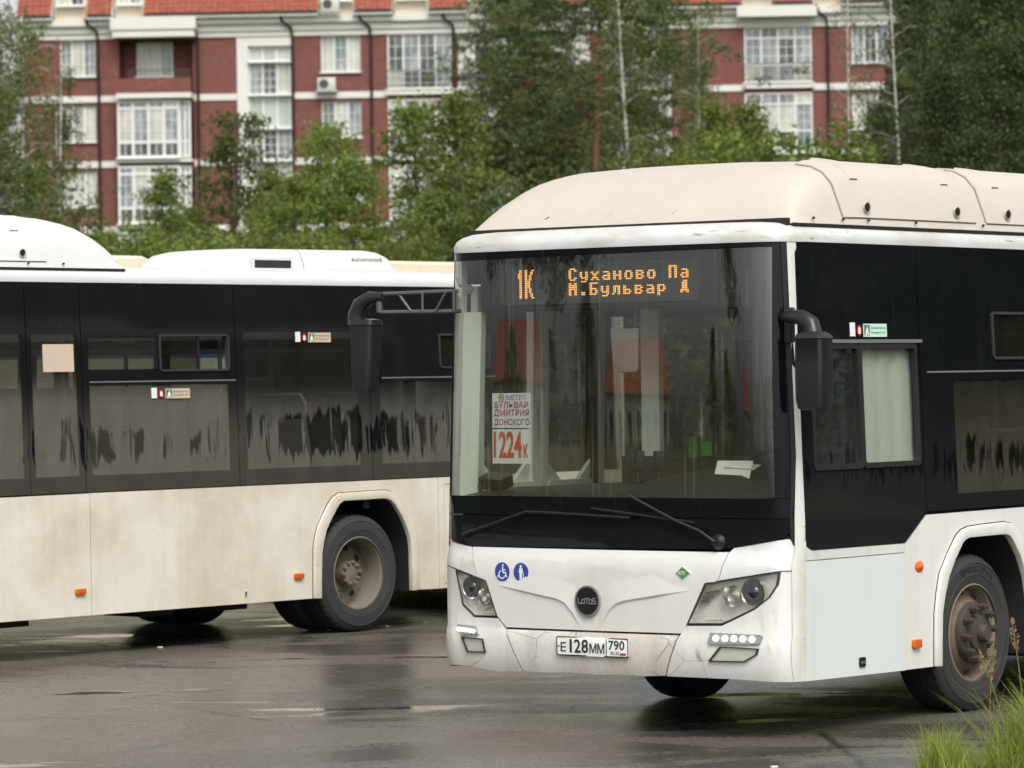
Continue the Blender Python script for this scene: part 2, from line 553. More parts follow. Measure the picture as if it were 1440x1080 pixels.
ARCH_F_OUT = [(1.656, .312), (1.660, .48), (1.666, .63), (1.690, .74), (1.728, .859), (1.82, .97), (1.927, 1.075), (1.99, 1.110), (2.072, 1.126), (2.29, 1.134), (2.505, 1.137), (2.59, 1.125), (2.66, 1.085), (2.76, .97), (2.84, .82), (2.88, .68), (2.892, .50), (2.895, .312)]
ARCH_F_IN = [(1.728, .308), (1.733, .48), (1.742, .63), (1.775, .735), (1.822, .838), (1.90, .94), (1.985, 1.028), (2.02, 1.050), (2.07, 1.060), (2.29, 1.062), (2.50, 1.062), (2.56, 1.052), (2.60, 1.02), (2.69, .92), (2.765, .79), (2.80, .66), (2.812, .50), (2.815, .308)]
ARCH_R_OUT = [(7.615, .306), (7.618, .50), (7.622, .701), (7.640, .79), (7.671, .877), (7.73, .965), (7.79, 1.044), (7.85, 1.105), (7.923, 1.138), (8.20, 1.142), (8.470, 1.144), (8.54, 1.130), (8.602, 1.089), (8.69, .995), (8.773, .900), (8.83, .80), (8.861, .70), (8.866, .50), (8.868, .311)]
ARCH_R_IN = [(7.700, .301), (7.704, .48), (7.712, .662), (7.735, .76), (7.768, .850), (7.83, .940), (7.893, 1.018), (7.93, 1.055), (7.974, 1.074), (8.20, 1.076), (8.46, 1.078), (8.53, 1.062), (8.58, 1.025), (8.66, .93), (8.720, .830), (8.76, .74), (8.775, .655), (8.778, .48), (8.780, .307)]
SEAMS = [1.59, 3.385, 4.630, 5.180, 6.810, 8.340, 9.905, 11.48]

def wheel(root, xc, yc, side, rear):
    """wheel > tyre, rim, hub, wheel_nut...; side = +1 driver's side (outer face at small y)"""
    R, Wd = .478, .285
    s = side
    def O(o): return o * s                     # offset measured inwards from the outer face
    W = MB()
    disc_o = .185 if rear else .045
    W.lathe([(.290, O(-.008)), (.300, O(-.004)), (.297, O(.012)), (.280, O(.02)), (.272, O(.05)), (.268, O(disc_o + .012)), (.262, O(Wd - .03)), (.295, O(Wd))], (xc, yc, .478), 56)
    w = W.build('wheel', 'rim_dusty', root)
    T = MB()
    tp = [(.292, O(.004)), (.300, O(-.006)), (.330, O(-.012)), (.350, O(-.0145)), (.353, O(-.018)), (.357, O(-.015)), (.390, O(-.016)), (.420, O(-.012)), (.424, O(-.016)), (.428, O(-.010)), (.448, O(.0)), (.463, O(.014)), (R - .004, O(.030)),
          (R, O(.05)), (R, O(.088)), (R - .012, O(.092)), (R - .012, O(.10)), (R, O(.104)), (R, O(.138)), (R - .012, O(.142)), (R - .012, O(.15)), (R, O(.154)),
          (R, O(.20)), (R - .005, O(Wd - .03)), (.455, O(Wd - .01)), (.36, O(Wd)), (.292, O(Wd - .005))]
    def jag(i, j): return -.011 if i in (12, 13, 14, 15) and j % 3 == 0 else 0.
    cut = 13
    T.lathe(tp[:cut], (xc, yc, .478), 132, jag=jag)
    T.v = [(v[0], v[1], max(v[2], .002)) for v in T.v]          # flattened where it stands
    t = T.build('tyre', 'tyre_dusty' if rear else 'tyre', w)
    T = MB(); T.lathe(tp[cut - 1:], (xc, yc, .478), 132, jag=lambda i, j: jag(i + cut - 1, j))
    T.v = [(v[0], v[1], max(v[2], .002)) for v in T.v]
    T.build('tread', 'black_rubber', w)  # near-black colour carries the shadow the tread lies in
    if rear:
        T2 = MB(); T2.lathe([(r, o + O(.32)) for r, o in tp], (xc, yc, .478), 66)
        T2.v = [(v[0], v[1], max(v[2], .002)) for v in T2.v]
        T2.build('inner_tyre', 'tyre', w)
    # wheel disc with hand holes
    D = MB(); n = 60; ro = [.269, .235, .215, .165, .145]
    if rear: oo = [disc_o + .01, disc_o, disc_o, disc_o, disc_o + .01]
    else: oo = [disc_o + .03, disc_o + .02, disc_o + .005, disc_o - .055, disc_o - .07]
    D.lathe(list(zip(ro, [O(o) for o in oo])), (xc, yc, .478), n)
    if True:
        # open the ring between radius 1 and 2.. at the hand holes
        D.f = [f for f in D.f if not (n * 1 <= min(f) < n * 2 + 0 and min(f) // n == 1 and (min(f[0] % n, 59) % 6) in (0, 1, 2))] if False else D.f
    d = D.build('disc', 'rim_dusty' if rear else 'hub_rust', w)
    nh = 8 if rear else 10
    rr = .205 if rear else .232
    vs = []
    for q in (-.003, .02):
        for j in range(14):
            b = 2 * math.pi * j / 14
            vs.append((rr + .024 * math.cos(b), O(q), .034 * math.sin(b)))
    hole = None
    for i in range(nh):
        if hole is None:
            H = MB(); H.add(vs, [tuple(range(14))] + [(j, (j + 1) % 14, 14 + (j + 1) % 14, 14 + j) for j in range(14)])
            hole = o = H.build('hand_hole', 'black_matte', w)
        else:
            o = hole.copy(); COL.objects.link(o)
        o.location = (xc, yc + O(disc_o + (.0 if rear else .018)), .478)
        o.rotation_euler = (0, 2 * math.pi * i / nh + .2, 0)
    C = MB()
    if rear: C.lathe([(.001, O(.085)), (.075, O(.085)), (.092, O(.095)), (.098, O(disc_o)), (.15, O(disc_o - .004)), (.15, O(disc_o + .02))], (xc, yc, .478), 32)
    else: C.lathe([(.001, O(-.105)), (.045, O(-.105)), (.055, O(-.09)), (.058, O(-.06)), (.105, O(-.05)), (.112, O(-.03)), (.150, O(-.028)), (.178, O(-.022)), (.186, O(.0)), (.19, O(disc_o))], (xc, yc, .478), 40)
    C.build('hub', 'rim_dusty' if rear else 'hub_dark', w)
    nut = None
    rn = .088 if rear else .160
    for i in range(10):
        a = 2 * math.pi * i / 10 + .1
        if nut is None:
            Nn = MB()
            L0 = .024 if rear else .052
            Nn.tube([(0, 0, 0), (0, -s * L0, 0)], [.0165 if rear else .022] * 2, 6)
            Nn.tube([(0, -s * L0, 0), (0, -s * (L0 + .014), 0)], [.010, .008], 6)
            nut = Nn.build('wheel_nut', 'rim_dusty' if rear else 'hub_dark', w, smooth=0); o = nut
        else:
            o = nut.copy(); COL.objects.link(o)
        o.location = (xc + rn * math.cos(a), yc + O(.093 if rear else -.022), .478 + rn * math.sin(a))
    if not rear and s > 0:
        L = MB(); word = 'MOCTPAK'
        def ring_map(a0, r):
            return lambda u, v, d: (xc + (r + v) * math.sin(a0 + u), yc - .019 + d, .478 + (r + v) * math.cos(a0 + u))
        a = -.30
        for ch in word:
            wv = .16 if ch == 'M' else .13
            L2 = text(ch, wv * .82, .036, ring_map(a, .372), 0, 0, 0)
            L.add(L2.v, L2.f); a += wv
        for q in range(3):
            L3 = panel(rect(-.10, .0, q * .014, q * .014 + .008), ring_map(-.32, .374), 0, cu=[-.05])
            L.add(L3.v, L3.f)
        L.build('tyre_lettering', 'tyre_print', w, recalc=False, smooth=0)
    return w

GLY = {
 'С': ['01110', '10001', '10000', '10000', '10000', '10001', '01110'],
 'у': ['', '', '10001', '10001', '10001', '01111', '00001', '01110'],
 'х': ['', '', '10001', '01010', '00100', '01010', '10001'],
 'а': ['', '', '01110', '00001', '01111', '10001', '01111'],
 'н': ['', '', '10001', '10001', '11111', '10001', '10001'],
 'о': ['', '', '01110', '10001', '10001', '10001', '01110'],
 'в': ['', '', '11110', '10001', '11110', '10001', '11110'],
 'П': ['11111', '10001', '10001', '10001', '10001', '10001', '10001'],
 'М': ['10001', '11011', '10101', '10101', '10001', '10001', '10001'],
 '.': ['', '', '', '', '', '01100', '01100'],
 'Б': ['11111', '10000', '10000', '11110', '10001', '10001', '11110'],
 'л': ['', '', '01111', '01001', '01001', '01001', '10001'],
 'ь': ['', '', '10000', '10000', '11110', '10001', '11110'],
 'р': ['', '', '11110', '10001', '10001', '11110', '10000', '10000'],
 'Д': ['00110', '01010', '01010', '01010', '01010', '11111', '10001'],
}
def led_dots():
    on = set()
    def put(ch, c0, r0):
        for r, row in enumerate(GLY[ch]):
            for c, b in enumerate(row):
                if b == '1': on.add((c0 + c, r0 + r)); on.add((c0 + c + 1, r0 + r))
    for i, ch in enumerate('Суханово'): put(ch, 50 + 8 * i, 0)
    put('П', 121, 0); put('а', 129, 0)
    put('М', 50, 8); put('.', 58, 8)
    for i, ch in enumerate('Бульвар'): put(ch, 65 + 8 * i, 8)
    put('Д', 129, 8)
    for r in range(16):                                     # the tall narrow 1K
        on.add((14, r)); on.add((15, r))
        if r in (2, 3, 4): on.add((13, r))
        on.add((18, r)); on.add((19, r))
        q = abs(r - 7.5); c = 20 + int(q * .42)
        on.add((c, r)); on.add((c + 1, r))
    return on

def build_bus(label, S, loc, rz):
    """S: finish of this bus (materials and which fittings it shows)"""
    root = thing('city_bus', label, 'bus', loc, rz, 'buses parked on the wet asphalt')
    side, front = S['side'], S['front']
    pd = S.get('detail', True)
    # ---- roof shell and header
    out = []
    zr = 2.825
    ys = [lean(zr) + v for v in (.0, .004, .012, .025, .045, .07, .10, .15, .3, .6, .9)] + [1.25]
    ys += [WID - y for y in ys[:-1]][::-1]
    xs_side = [LEN - .02 - i * .9 for i in range(13)]
    xs_side = [x for x in xs_side if x > .5]
    plan = [(x, lean(zr)) for x in xs_side] + [(fx(y, zr), y) for y in ys] + [(x, WID - lean(zr)) for x in xs_side[::-1]]
    def inset(i, z):
        return [(.1 + (LEN * .5) + (x - .1 - LEN * .5) * (1 - i / (LEN * .5)), 1.25 + (y - 1.25) * (1 - i / 1.2), z) for x, y in plan]
    m = MB(); m.loft([inset(-.004, 2.812), inset(-.006, 2.845), inset(.006, 2.878), inset(.032, 2.903), inset(.075, 2.922), inset(.16, 2.934), inset(.5, 2.955), inset(1.0, 2.965)], cap1=True)
    m.build('roof', S['roof'], root, 50)
    # ---- lower side panels
    for fm, left in ((f_left, True), (f_right, False)):
        P1 = [(1.337, .315)] + ARCH_F_OUT + [(5.216, .31), (5.216, 1.226), (1.590, 1.215), (1.352, 1.052), (1.337, 1.0)]
        panel(P1, fm, .03, cu=[2.3, 3.4, 4.3]).build('side_panel', side, root)
        panel([(5.224, .31)] + ARCH_R_OUT + [(9.126, .306), (9.126, 1.228), (5.224, 1.228)], fm, .03, cu=[6, 6.8, 8.2]).build('side_panel', S['rear_side'], root)
        panel([(9.133, .306), (LEN - .02, .33), (LEN - .02, 1.23), (9.133, 1.228)], fm, .03, cu=[10.3], holes=[(9.20, 10.4, .34, 1.172)]).build('side_panel', S['rear_side'], root)
        panel(rect(9.206, 10.394, .346, 1.166), fm, .025, off=.002).build('engine_flap', S['rear_side'], root)
        panel(rect(9.32, 9.36, .70, .95), fm, .02, off=-.012).build('flap_handle', S['rear_side'], root)
        panel([(.254, 1.009), (1.333, 1.007), (1.346, 1.058), (.32, 1.063), (.262, 1.09), (.254, 1.1)], fm, .03).build('sill_strip', front, root)
        h = panel([(.254, .329), (1.331, .313), (1.331, 1.002), (.254, 1.004)], fm, .03, off=-.003).build('service_hatch', S['hatch'], root)
        if left:
            panel(rect(.808, .872, .368, .424, .01), fm, .012, off=-.012).build('lock', 'black_plastic', h)
            lk = MB()
            for q in (.826, .856): lk.tube([fm(q, .394, -.0135), fm(q, .394, -.018)], .009, 10)
            lk.build('lock_barrel', 'alu', h)
        for o, i2, xw in ((ARCH_F_OUT, ARCH_F_IN, XF), (ARCH_R_OUT, ARCH_R_IN, XR)):
            band(o, i2, fm, .05, -.022).build('arch_trim', S['trim'], root, bevel=.006)
            g_in = [(u + (.006 if u > xw else -.006), v + (.006 if v > 1.0 else 0.)) for u, v in o]
            band(g_in, o, fm, .004, -.003).build('arch_seal', 'groove_dark', root)
            # wheel housing
            w = MB()
            rows = [[fm(u, v, dd) for u, v in i2] for dd in (.02, .35, .72)]
            w.loft(rows, closed=False)
            w.f.append(tuple(len(i2) * 2 + q for q in range(len(i2))))
            w.build('wheel_housing', 'underbody', root)
        # dark inner skin behind the panel gaps
        panel([(.27, .34)] + [(u, v + .03) if v > .9 else (u - (.02 if u < XF else -.02), v) for u, v in ARCH_F_OUT] + [(u - (.02 if u < XR else -.02), v) for u, v in ARCH_R_OUT] + [(LEN - .05, .34), (LEN - .05, 1.24), (1.7, 1.24), (1.35, 1.05), (.27, 1.05)],
              fm, .012, off=.045).build('inner_skin', 'underbody', root)
        # orange markers
        for x, z, w_, h_ in ((1.446, .462, .085, .05), (5.10, .494, .10, .042), (7.447, .494, .10, .042)):
            q = panel(rect(x - w_ / 2, x + w_ / 2, z - h_ / 2, z + h_ / 2, .012), fm, .03, off=-.024).build('side_marker', 'orange_lens', root, bevel=.006)
        dp = panel(rect(6.835, 6.875, .365, .415), fm, .006, off=-.005).build('drain_plate', 'paint_side', root)
        panel(rect(6.848, 6.862, .372, .402, .004), fm, .008, off=-.010).build('drain_plug', 'black_plastic', dp)
        q = MB(); c = Vector(fm(1.506, .913, 0))
        q.loft([[c + Vector((a[0] * .055 * f_, -(.028 * (1 - f_)) * (1 if left else -1), a[1] * .036 * f_)) for a in circle(0, 0, 1, 20)] for f_ in (1., .8, .45, .02)])
        q.build('turn_lamp', 'orange_lens', root, 80)
        # ---- cab glass panel
        dw = [(.373, .890, 1.525, 2.225), (.905, 1.535, 1.525, 2.225)]
        cab = [(.30, 1.075), (.345, 1.066), (1.340, 1.064), (1.583, 1.222), (1.585, 2.814), (.36, 2.814), (.30, 2.80), (.268, 2.75), (.262, 2.2), (.258, 1.6), (.258, 1.13), (.272, 1.095)]
        if left or not pd:
            g = panel(cab, fm, .03, cv=ZS, holes=dw, off=-.004).build('cab_side', 'glazing_clean', root)
            for qi, (a, b, c0, c1) in enumerate(dw):
                if qi == 0 and left: a0, b0 = a + .03, b
                p = panel(rect(a, b, c0, c1), fm, .004, cv=[1.8, 2.], off=.006 + .008 * qi).build('cab_window', 'pane_clear' if qi else 'pane_cab', g)
                fr = ring(rect(a - .012, b + .008, c0 - .012, c1 + .012, .03), rect(a + .018, b - .014, c0 + .018, c1 - .02, .02), fm, .03, -.014)
                fr.build('window_frame', 'black_rubber', g)
            bs = panel(rect(.60, 1.60, 2.238, 2.258, .008), fm, .02, off=-.02).build('rain_rail', 'metal_grey', g)
        else:
            # front passenger door with its pale leaf frames
            for a, b in ((.37, 1.015), (1.03, 1.70)):
                fr = ring(rect(a, b, .36, 2.62), rect(a + .075, b - .075, .46, 2.54), lambda u, v, d: fm(u, v, d), .05, .01)
                d_ = fr.build('door_leaf', 'interior_cream', root)
                MB().box(a + .077, b - .077, WID - .09, WID - .05, 1.33, 1.42).build('cross_rail', 'interior_cream', d_)
                panel(rect(a + .07, b - .07, .45, 2.55), fm, .004, cv=ZS, off=.03).build('door_pane', 'pane_clear', d_)
                gs = MB()
                for u0, du in ((a + .076, .16), (b - .076, -.16)):
                    gs.add([fm(u0, 1.421, .02), fm(u0 + du, 1.421, .02), fm(u0, 1.56, .02), fm(u0, 1.421, .05), fm(u0 + du, 1.421, .05), fm(u0, 1.56, .05)], [(0, 1, 2), (3, 5, 4), (0, 3, 4, 1), (1, 4, 5, 2), (2, 5, 3, 0)])
                gs.build('corner_gusset', 'interior_cream', d_)
            panel([(.258, 2.63), (1.72, 2.63), (1.72, 2.814), (.30, 2.814), (.27, 2.78)], fm, .03).build('door_header', 'glazing_clean', root)
        # ---- saloon glazing
        for i in range(len(SEAMS) - 1):
            a, b = SEAMS[i] + .005, SEAMS[i + 1] - .005
            zt = 2.814
            if i == 0:   holes = [(1.97 if left else 1.8, b - .09, 1.33, 2.012), (2.46, b - .12, 2.14, 2.42)]
            elif i in (1,): holes = [(a + .065, b - .05, 1.36, 2.424)]
            elif i == 2: holes = [(a + .045, b - .05, 1.36, 2.424)]
            elif i == 3: holes = [(a + .065, b - .085, 1.36, 2.033), (a + .065, 5.972, 2.156, 2.397), (5.99, b - .07, 2.142, 2.418)]
            elif i == 4: holes = [(a + .09, b - .13, 1.36, 2.44)]
            elif i == 5: holes = [(a + .11, b - .09, 1.36, 2.033), (9.20, b - .07, 2.142, 2.418)]
            else:        holes = [(a + .1, b - .2, 1.5, 2.42)]
            if not left: holes = [(a + .08, b - .08, 1.36, 2.44)]
            if S.get('solid') : holes = holes[:1]
            gp = panel(rect(a, b, 1.236, zt), fm, .03, cv=ZS, holes=holes, off=-.004).build('glazing_panel', S['glaz'], root)
            for hh in holes:
                hop = hh[3] - hh[2] < .3 and left and hh[0] not in (a + .065,)
                pn = (('pane_dusty_low' if S['pane'] == 'pane_dusty' and i > 3 else S['pane']) if left else 'pane_tint')
                if hop:
                    q = ring(rect(hh[0] - .006, hh[1] + .006, hh[2] - .006, hh[3] + .006, .03), rect(hh[0] + .010, hh[1] - .012, hh[2] + .010, hh[3] - .010, .015), fm, .035, -.014)
                    q.build('hopper_frame', 'frame_dark', gp)
                    mid = hh[0] + (hh[1] - hh[0]) * .57
                    panel(rect(hh[0], mid, hh[2], hh[3]), fm, .004, cv=ZS, off=.008).build('window_pane', 'pane_dark', gp)
                    panel(rect(mid - .012, mid + .012, hh[2], hh[3]), fm, .02, off=.0).build('slider_bar', 'black_plastic', gp)
                    panel(rect(mid + .013, hh[1], hh[2], hh[3]), fm, .004, cv=ZS, off=.016).build('window_pane', 'pane_clear', gp)
                else:
                    panel(rect(*hh), fm, .004, cv=ZS, off=.003).build('window_pane', pn, gp)
            if left and i in (0, 3, 5):
                panel(rect(a + .07, b, 2.058, 2.068), fm, .006, off=-.007).build('glazing_seam', 'metal_grey', gp)
        # skin behind glazing joints
        sk = MB()
        for x in SEAMS: sk.box(x - .035, x + .035, *(sorted((fm(0, 2.5, .035)[1], fm(0, 1.2, .09)[1]))), 1.0, 2.81)
        sk.build('window_pillar', 'interior_dark', root)
    # ---- corner posts
    for m_ in (0, 1):
        c = MB(); rows = []
        for z in (.331, .40, .46, .55, .58, .8, .98, 1.07, 1.233, 1.6, 2., 2.4, 2.6, 2.813):
            L = lean(z); x0 = .07 + RC + prof(z)
            row = [(max(x0, .252), L), (x0, L)]
            for d in (.002, .006, .012, .022):
                row.append((fx(L + d, z), L + d))
            row += [(row[-1][0] + .04, L + .05), (max(x0, .252), L + .05)]
            rows.append([(p[0], WID - p[1] if m_ else p[1], z) for p in row])
        c.loft(rows, cap0=True, cap1=True)
        c.build('corner_post', front, root, 50)
    # ---- front face
    ff = f_front
    def fp(poly, name, mat, th=.03, off=0., parent=root, holes=(), fine=()):
        return panel(poly, ff, th, cu=[y for y in YC] + list(fine), cv=ZC, holes=holes, off=off).build(name, mat, parent)
    hood = fp([(2.226, 1.058), (2.169, .895), (2.097, .860), (2.014, .655), (1.945, .590), (.683, .592), (.653, .648), (.534, .881), (.466, .897), (.443, .906), (.392, 1.058)], 'hood', S['hood'])
    fp([(.387, 1.056), (.438, .904), (.466, .891), (.532, .884), (.064, .958), (.026, .958), (.026, 1.128), (.05, 1.134), (.2, 1.108), (.36, 1.082)], 'front_wing', front)
    fp([(2.232, 1.056), (2.175, .900), (2.103, .864), (2.347, .930), (2.474, .956), (2.474, 1.122), (2.40, 1.084), (2.30, 1.066)], 'front_wing', front)
    fp([(.699, .580), (.656, .636), (.423, .642), (.354, .672), (.207, .739), (.116, .805), (.071, .880), (.061, .952), (.026, .952), (.027, .331), (.36, .342), (.794, .344)], 'bumper_corner', front)
    fp([(1.953, .579), (2.014, .640), (2.197, .640), (2.293, .708), (2.347, .92), (2.474, .95), (2.473, .346), (2.30, .350), (2.03, .325), (1.835, .334)], 'bumper_corner', S['bumper'])
    fp([(1.939, .578), (.709, .580), (.804, .347), (.95, .338), (1.10, .343), (1.3, .336), (1.484, .341), (1.65, .333), (1.823, .336)], 'bumper', S['bumper'], fine=[1.6, 1.4])
    # styling creases of the hood
    for pts in ([(2.019, .836), (1.80, .801), (1.56, .763), (1.50, .742), (1.447, .689), (1.386, .601)], [(.639, .836), (.86, .798), (1.08, .762), (1.13, .745), (1.176, .710), (1.254, .601)]):
        cr = MB(); rows = []
        for i, (y, z) in enumerate(pts):
            k_ = 1 if 0 < i < len(pts) - 1 else .12
            a_, b_ = pts[max(i - 1, 0)], pts[min(i + 1, len(pts) - 1)]
            t = Vector((b_[0] - a_[0], b_[1] - a_[1])).normalized(); nn = Vector((-t.y, t.x))
            if nn.y < 0: nn = -nn
            rows.append([ff(y + nn.x * w_ * k_, z + nn.y * w_ * k_, d_ * k_ + .001) for w_, d_ in ((.14, .0005), (.008, -.012), (-.007, .001))])
        cr.loft(rows, closed=False); cr.build('crease', S['hood'], hood, 20)
    # headlights
    for poly, pr, left in (([(.531, .877), (.066, .952), (.076, .882), (.119, .811), (.209, .746), (.355, .680), (.424, .650), (.653, .645), (.606, .731)], ((.226, .836, .080), (.365, .812, .062)), True),
                           ([(2.100, .858), (2.343, .922), (2.289, .716), (2.196, .647), (2.017, .650)], ((2.220, .820, .070), (2.12, .765, .050)), False)):
        hl = fp(poly, 'headlight', 'lamp_reflector', .01, .048)
        n = len(poly)
        q = MB(); q.loft([[ff(u, v, d) for u, v in poly] for d in (.0, .03, .05)])
        q.build('lamp_wall', 'lamp_reflector', hl)
        cu_, cv_ = np.mean([p[0] for p in poly]), np.mean([p[1] for p in poly])
        q = ring(poly, [(u + (cu_ - u) * .035, v + (cv_ - v) * .06) for u, v in poly], ff, .01, -.003)
        q.build('lamp_rim', 'groove_dark', hl)
        for qi, (y, z, r) in enumerate(pr):
            b = Vector(ff(y, z, .018))
            R_ = MB(); prf = [(r, -.005), (r * .98, -.012), (r * .86, .0), (r * .72, .022), (r * .60, .03)]
            R_.lathe([(a_, o_) for a_, o_ in prf], b, 28, axis='x')
            pj = R_.build('projector', 'chrome', hl, 60)
            if qi == 0:
                G = MB(); G.lathe([(r * .60, .03), (r * .58, .0), (r * .42, -.018), (r * .2, -.026), (.001, -.028)], b, 28, axis='x')
                G.build('projector_lens', 'projector_glass', pj, 60)
            else:
                G = MB(); G.lathe([(r * .66, .03), (r * .45, .02), (r * .2, .016), (.001, .015)], b, 24, axis='x')
                G.build('projector_lens', 'chrome', pj, 60)
        # stepped reflector fins and a strip of small lamps
        fin = MB()
        rng = ([(.45 + i * .034, .838 - i * .026) for i in range(4)], ) if left else ([(2.09 + i * .02, .70 + i * .02) for i in range(3)],)
        for lst in rng:
            for (y, z) in lst: fin.loft([[ff(y - .02, z + .018, .046), ff(y + .10 if left else y + .05, z - .004, .046)], [ff(y - .02, z + .01, .025), ff(y + .10 if left else y + .05, z - .012, .025)], [ff(y - .02, z - .002, .046), ff(y + .10 if left else y + .05, z - .02, .046)]], closed=False)
        fin.build('reflector_fin', 'chrome', hl)
        st = MB()
        for i in range(5):
            y, z = (.40 + i * .035, .678) if left else (2.075 + i * .02, .672)
            p = panel(rect(y - .012, y + .012, z - .006, z + .006), ff, .004, off=.04); st.add(p.v, p.f)
        st.build('position_lamp', 'paper_white', hl)
        fp(poly, 'lamp_glass', 'lamp_cover', .004, .002, hl)
    # daytime running lights and fog lamps
    for poly, cs, fog, left in (([(.492, .602), (.172, .598), (.160, .588), (.166, .550), (.18, .545), (.488, .536), (.504, .56)], [(.452 - i * .058, .571) for i in range(5)], [(.424, .527), (.175, .522), (.184, .49), (.266, .443), (.50, .44)], True),
                                ([(2.330, .596), (2.180, .588), (2.150, .54), (2.284, .535)], [(2.306 - i * .030, .567 - i * .002) for i in range(5)], [(2.284, .524), (2.113, .517), (2.095, .436), (2.24, .434)], False)):
        dl = fp(poly, 'daytime_light', 'led_housing', .03, -.012)
        for y, z in cs:
            r = .020 if left else .013
            q = MB(); q.lathe([(r, .0), (r * .9, -.006), (.001, -.010)], Vector(ff(y, z, -.0125)), 16, axis='x')
            q.build('led_lamp', 'led_lit', dl, 60)
        fl = fp(fog, 'fog_lamp', 'lamp_reflector', .01, -.001)
        cu_, cv_ = np.mean([p[0] for p in fog]), np.mean([p[1] for p in fog])
        ring(fog, [(u + (cu_ - u) * .08, v + (cv_ - v) * .12) for u, v in fog], ff, .016, -.014).build('lamp_rim', 'groove_dark', fl)
        fp(fog, 'lamp_glass', 'lamp_cover', .003, -.010, fl)
    # black apron, windshield and its border
    ap = fp([(2.474, 1.247), (2.474, 1.130), (2.40, 1.090), (2.30, 1.071), (2.228, 1.064), (.462, 1.074), (.30, 1.094), (.12, 1.124), (.06, 1.142), (.034, 1.17), (.024, 1.247)], 'apron_panel', 'apron_black', .03, -.004)
    fp([(2.474, 1.252), (.024, 1.252), (.024, 1.363), (2.474, 1.363)], 'apron_panel', 'apron_black', .03, -.004)
    fp([(.024, 1.366), (.105, 1.366), (.118, 2.0), (.122, 2.808), (.086, 2.808), (.026 + .0, 2.0)], 'windshield_border', 'apron_black', .02, -.002)
    fp([(2.43, 2.765), (2.43, 2.808), (.124, 2.808), (.124, 2.785)], 'windshield_border', 'apron_black', .02, -.002)
    fp([(.107, 1.366), (2.470, 1.366), (2.45, 2.0), (2.425, 2.60), (2.425, 2.763), (.124, 2.783), (.120, 2.0)], 'windshield', 'windshield_glass', .005, .004)
    ring([(2.480, 1.05), (2.478, 1.3), (2.452, 2.2), (2.436, 2.812), (.07, 2.815), (.024, 1.6), (.022, 1.1)], [(2.470, 1.08), (2.468, 1.3), (2.442, 2.2), (2.426, 2.803), (.084, 2.805), (.036, 1.6), (.034, 1.15)], ff, .02, -.010).build('windshield_seal', 'black_rubber', root)
    panel(rect(.126, .245, 2.05, 2.80), ff, .003, cu=YC, cv=ZC, off=.02).build('sun_strip', 'black_plastic', root)
    # wipers
    for pts, blade in (([(1.544, 1.268), (1.784, 1.273), (2.286, 1.130)], [(2.30, 1.118), (1.80, 1.262)]), ([(1.035, 1.376), (.72, 1.235), (.560, 1.178), (.461, 1.116)], [(1.31, 1.300), (.60, 1.225)])):
        w = MB(); w.tube([ff(y, z, -.035) for y, z in pts], .009, 6)
        w = w.build('wiper', 'black_plastic', root)
        b = MB(); b.tube([ff(blade[0][0] + (blade[1][0] - blade[0][0]) * t, blade[0][1] + (blade[1][1] - blade[0][1]) * t, -.022) for t in (0, .25, .5, .75, 1)], .007, 5)
        b.build('wiper_blade', 'black_rubber', w)
    w = MB(); w.tube([ff(1.546, 1.267, -.03), ff(1.30, 1.258, -.03), ff(1.034, 1.247, -.03)], .008, 6); w.build('wiper_link', 'black_plastic', root)
    w = MB(); w.disc(ff(.461, 1.116, .0), (-1, 0, 0), .048, .03, 20, .03); w.build('wiper_pivot', 'black_plastic', root)
    # emblems and print on the hood
    em = MB(); em.add([ff(*p, d) for d in (-.001, -.014) for p in circle(1.327, .762, .086, 36)], [tuple(36 + i for i in range(36))] + [(i, (i + 1) % 36, 36 + (i + 1) % 36, 36 + i) for i in range(36)])
    em = em.build('emblem', 'badge_black', hood)
    ring(circle(1.327, .762, .090, 40), circle(1.327, .762, .080, 40), ff, .02, -.018).build('emblem_ring', 'chrome', em)
    if pd:
        # five stroked letters between two lines
        lt = MB()
        def stroke(pts, w_=.0055):
            for (a, b) in zip(pts[:-1], pts[1:]):
                d = Vector((b[0] - a[0], b[1] - a[1])).normalized(); nn = Vector((-d.y, d.x)) * w_ / 2
                e = d * w_ * .4
                lt.add([ff(a[0] - e.x + nn.x, a[1] - e.y + nn.y, -.0165), ff(a[0] - e.x - nn.x, a[1] - e.y - nn.y, -.0165), ff(b[0] + e.x - nn.x, b[1] + e.y - nn.y, -.0165), ff(b[0] + e.x + nn.x, b[1] + e.y + nn.y, -.0165)], [(0, 1, 2, 3)])
        y0, dy, zl, zh = 1.392, .026, .748, .778
        def LT(i, pts): stroke([(y0 - i * dy - a * .021, zl + b * (zh - zl)) for a, b in pts])
        LT(0, [(0, 1), (0, 0), (1, 0)])
        LT(1, [(0, 0), (0, .75), (1, .75), (1, 0), (0, 0)])
        LT(2, [(-.1, 1), (1.2, 1)]); LT(2, [(.5, 1), (.5, 0)])
        LT(3, [(0, 0), (0, .75), (1, .75), (1, 0), (0, 0)])
        LT(4, [(1, 1), (0, 1), (0, .5), (1, .5), (1, 0), (0, 0)])
        lt.build('emblem_lettering', 'alu', em, recalc=False, smooth=0)
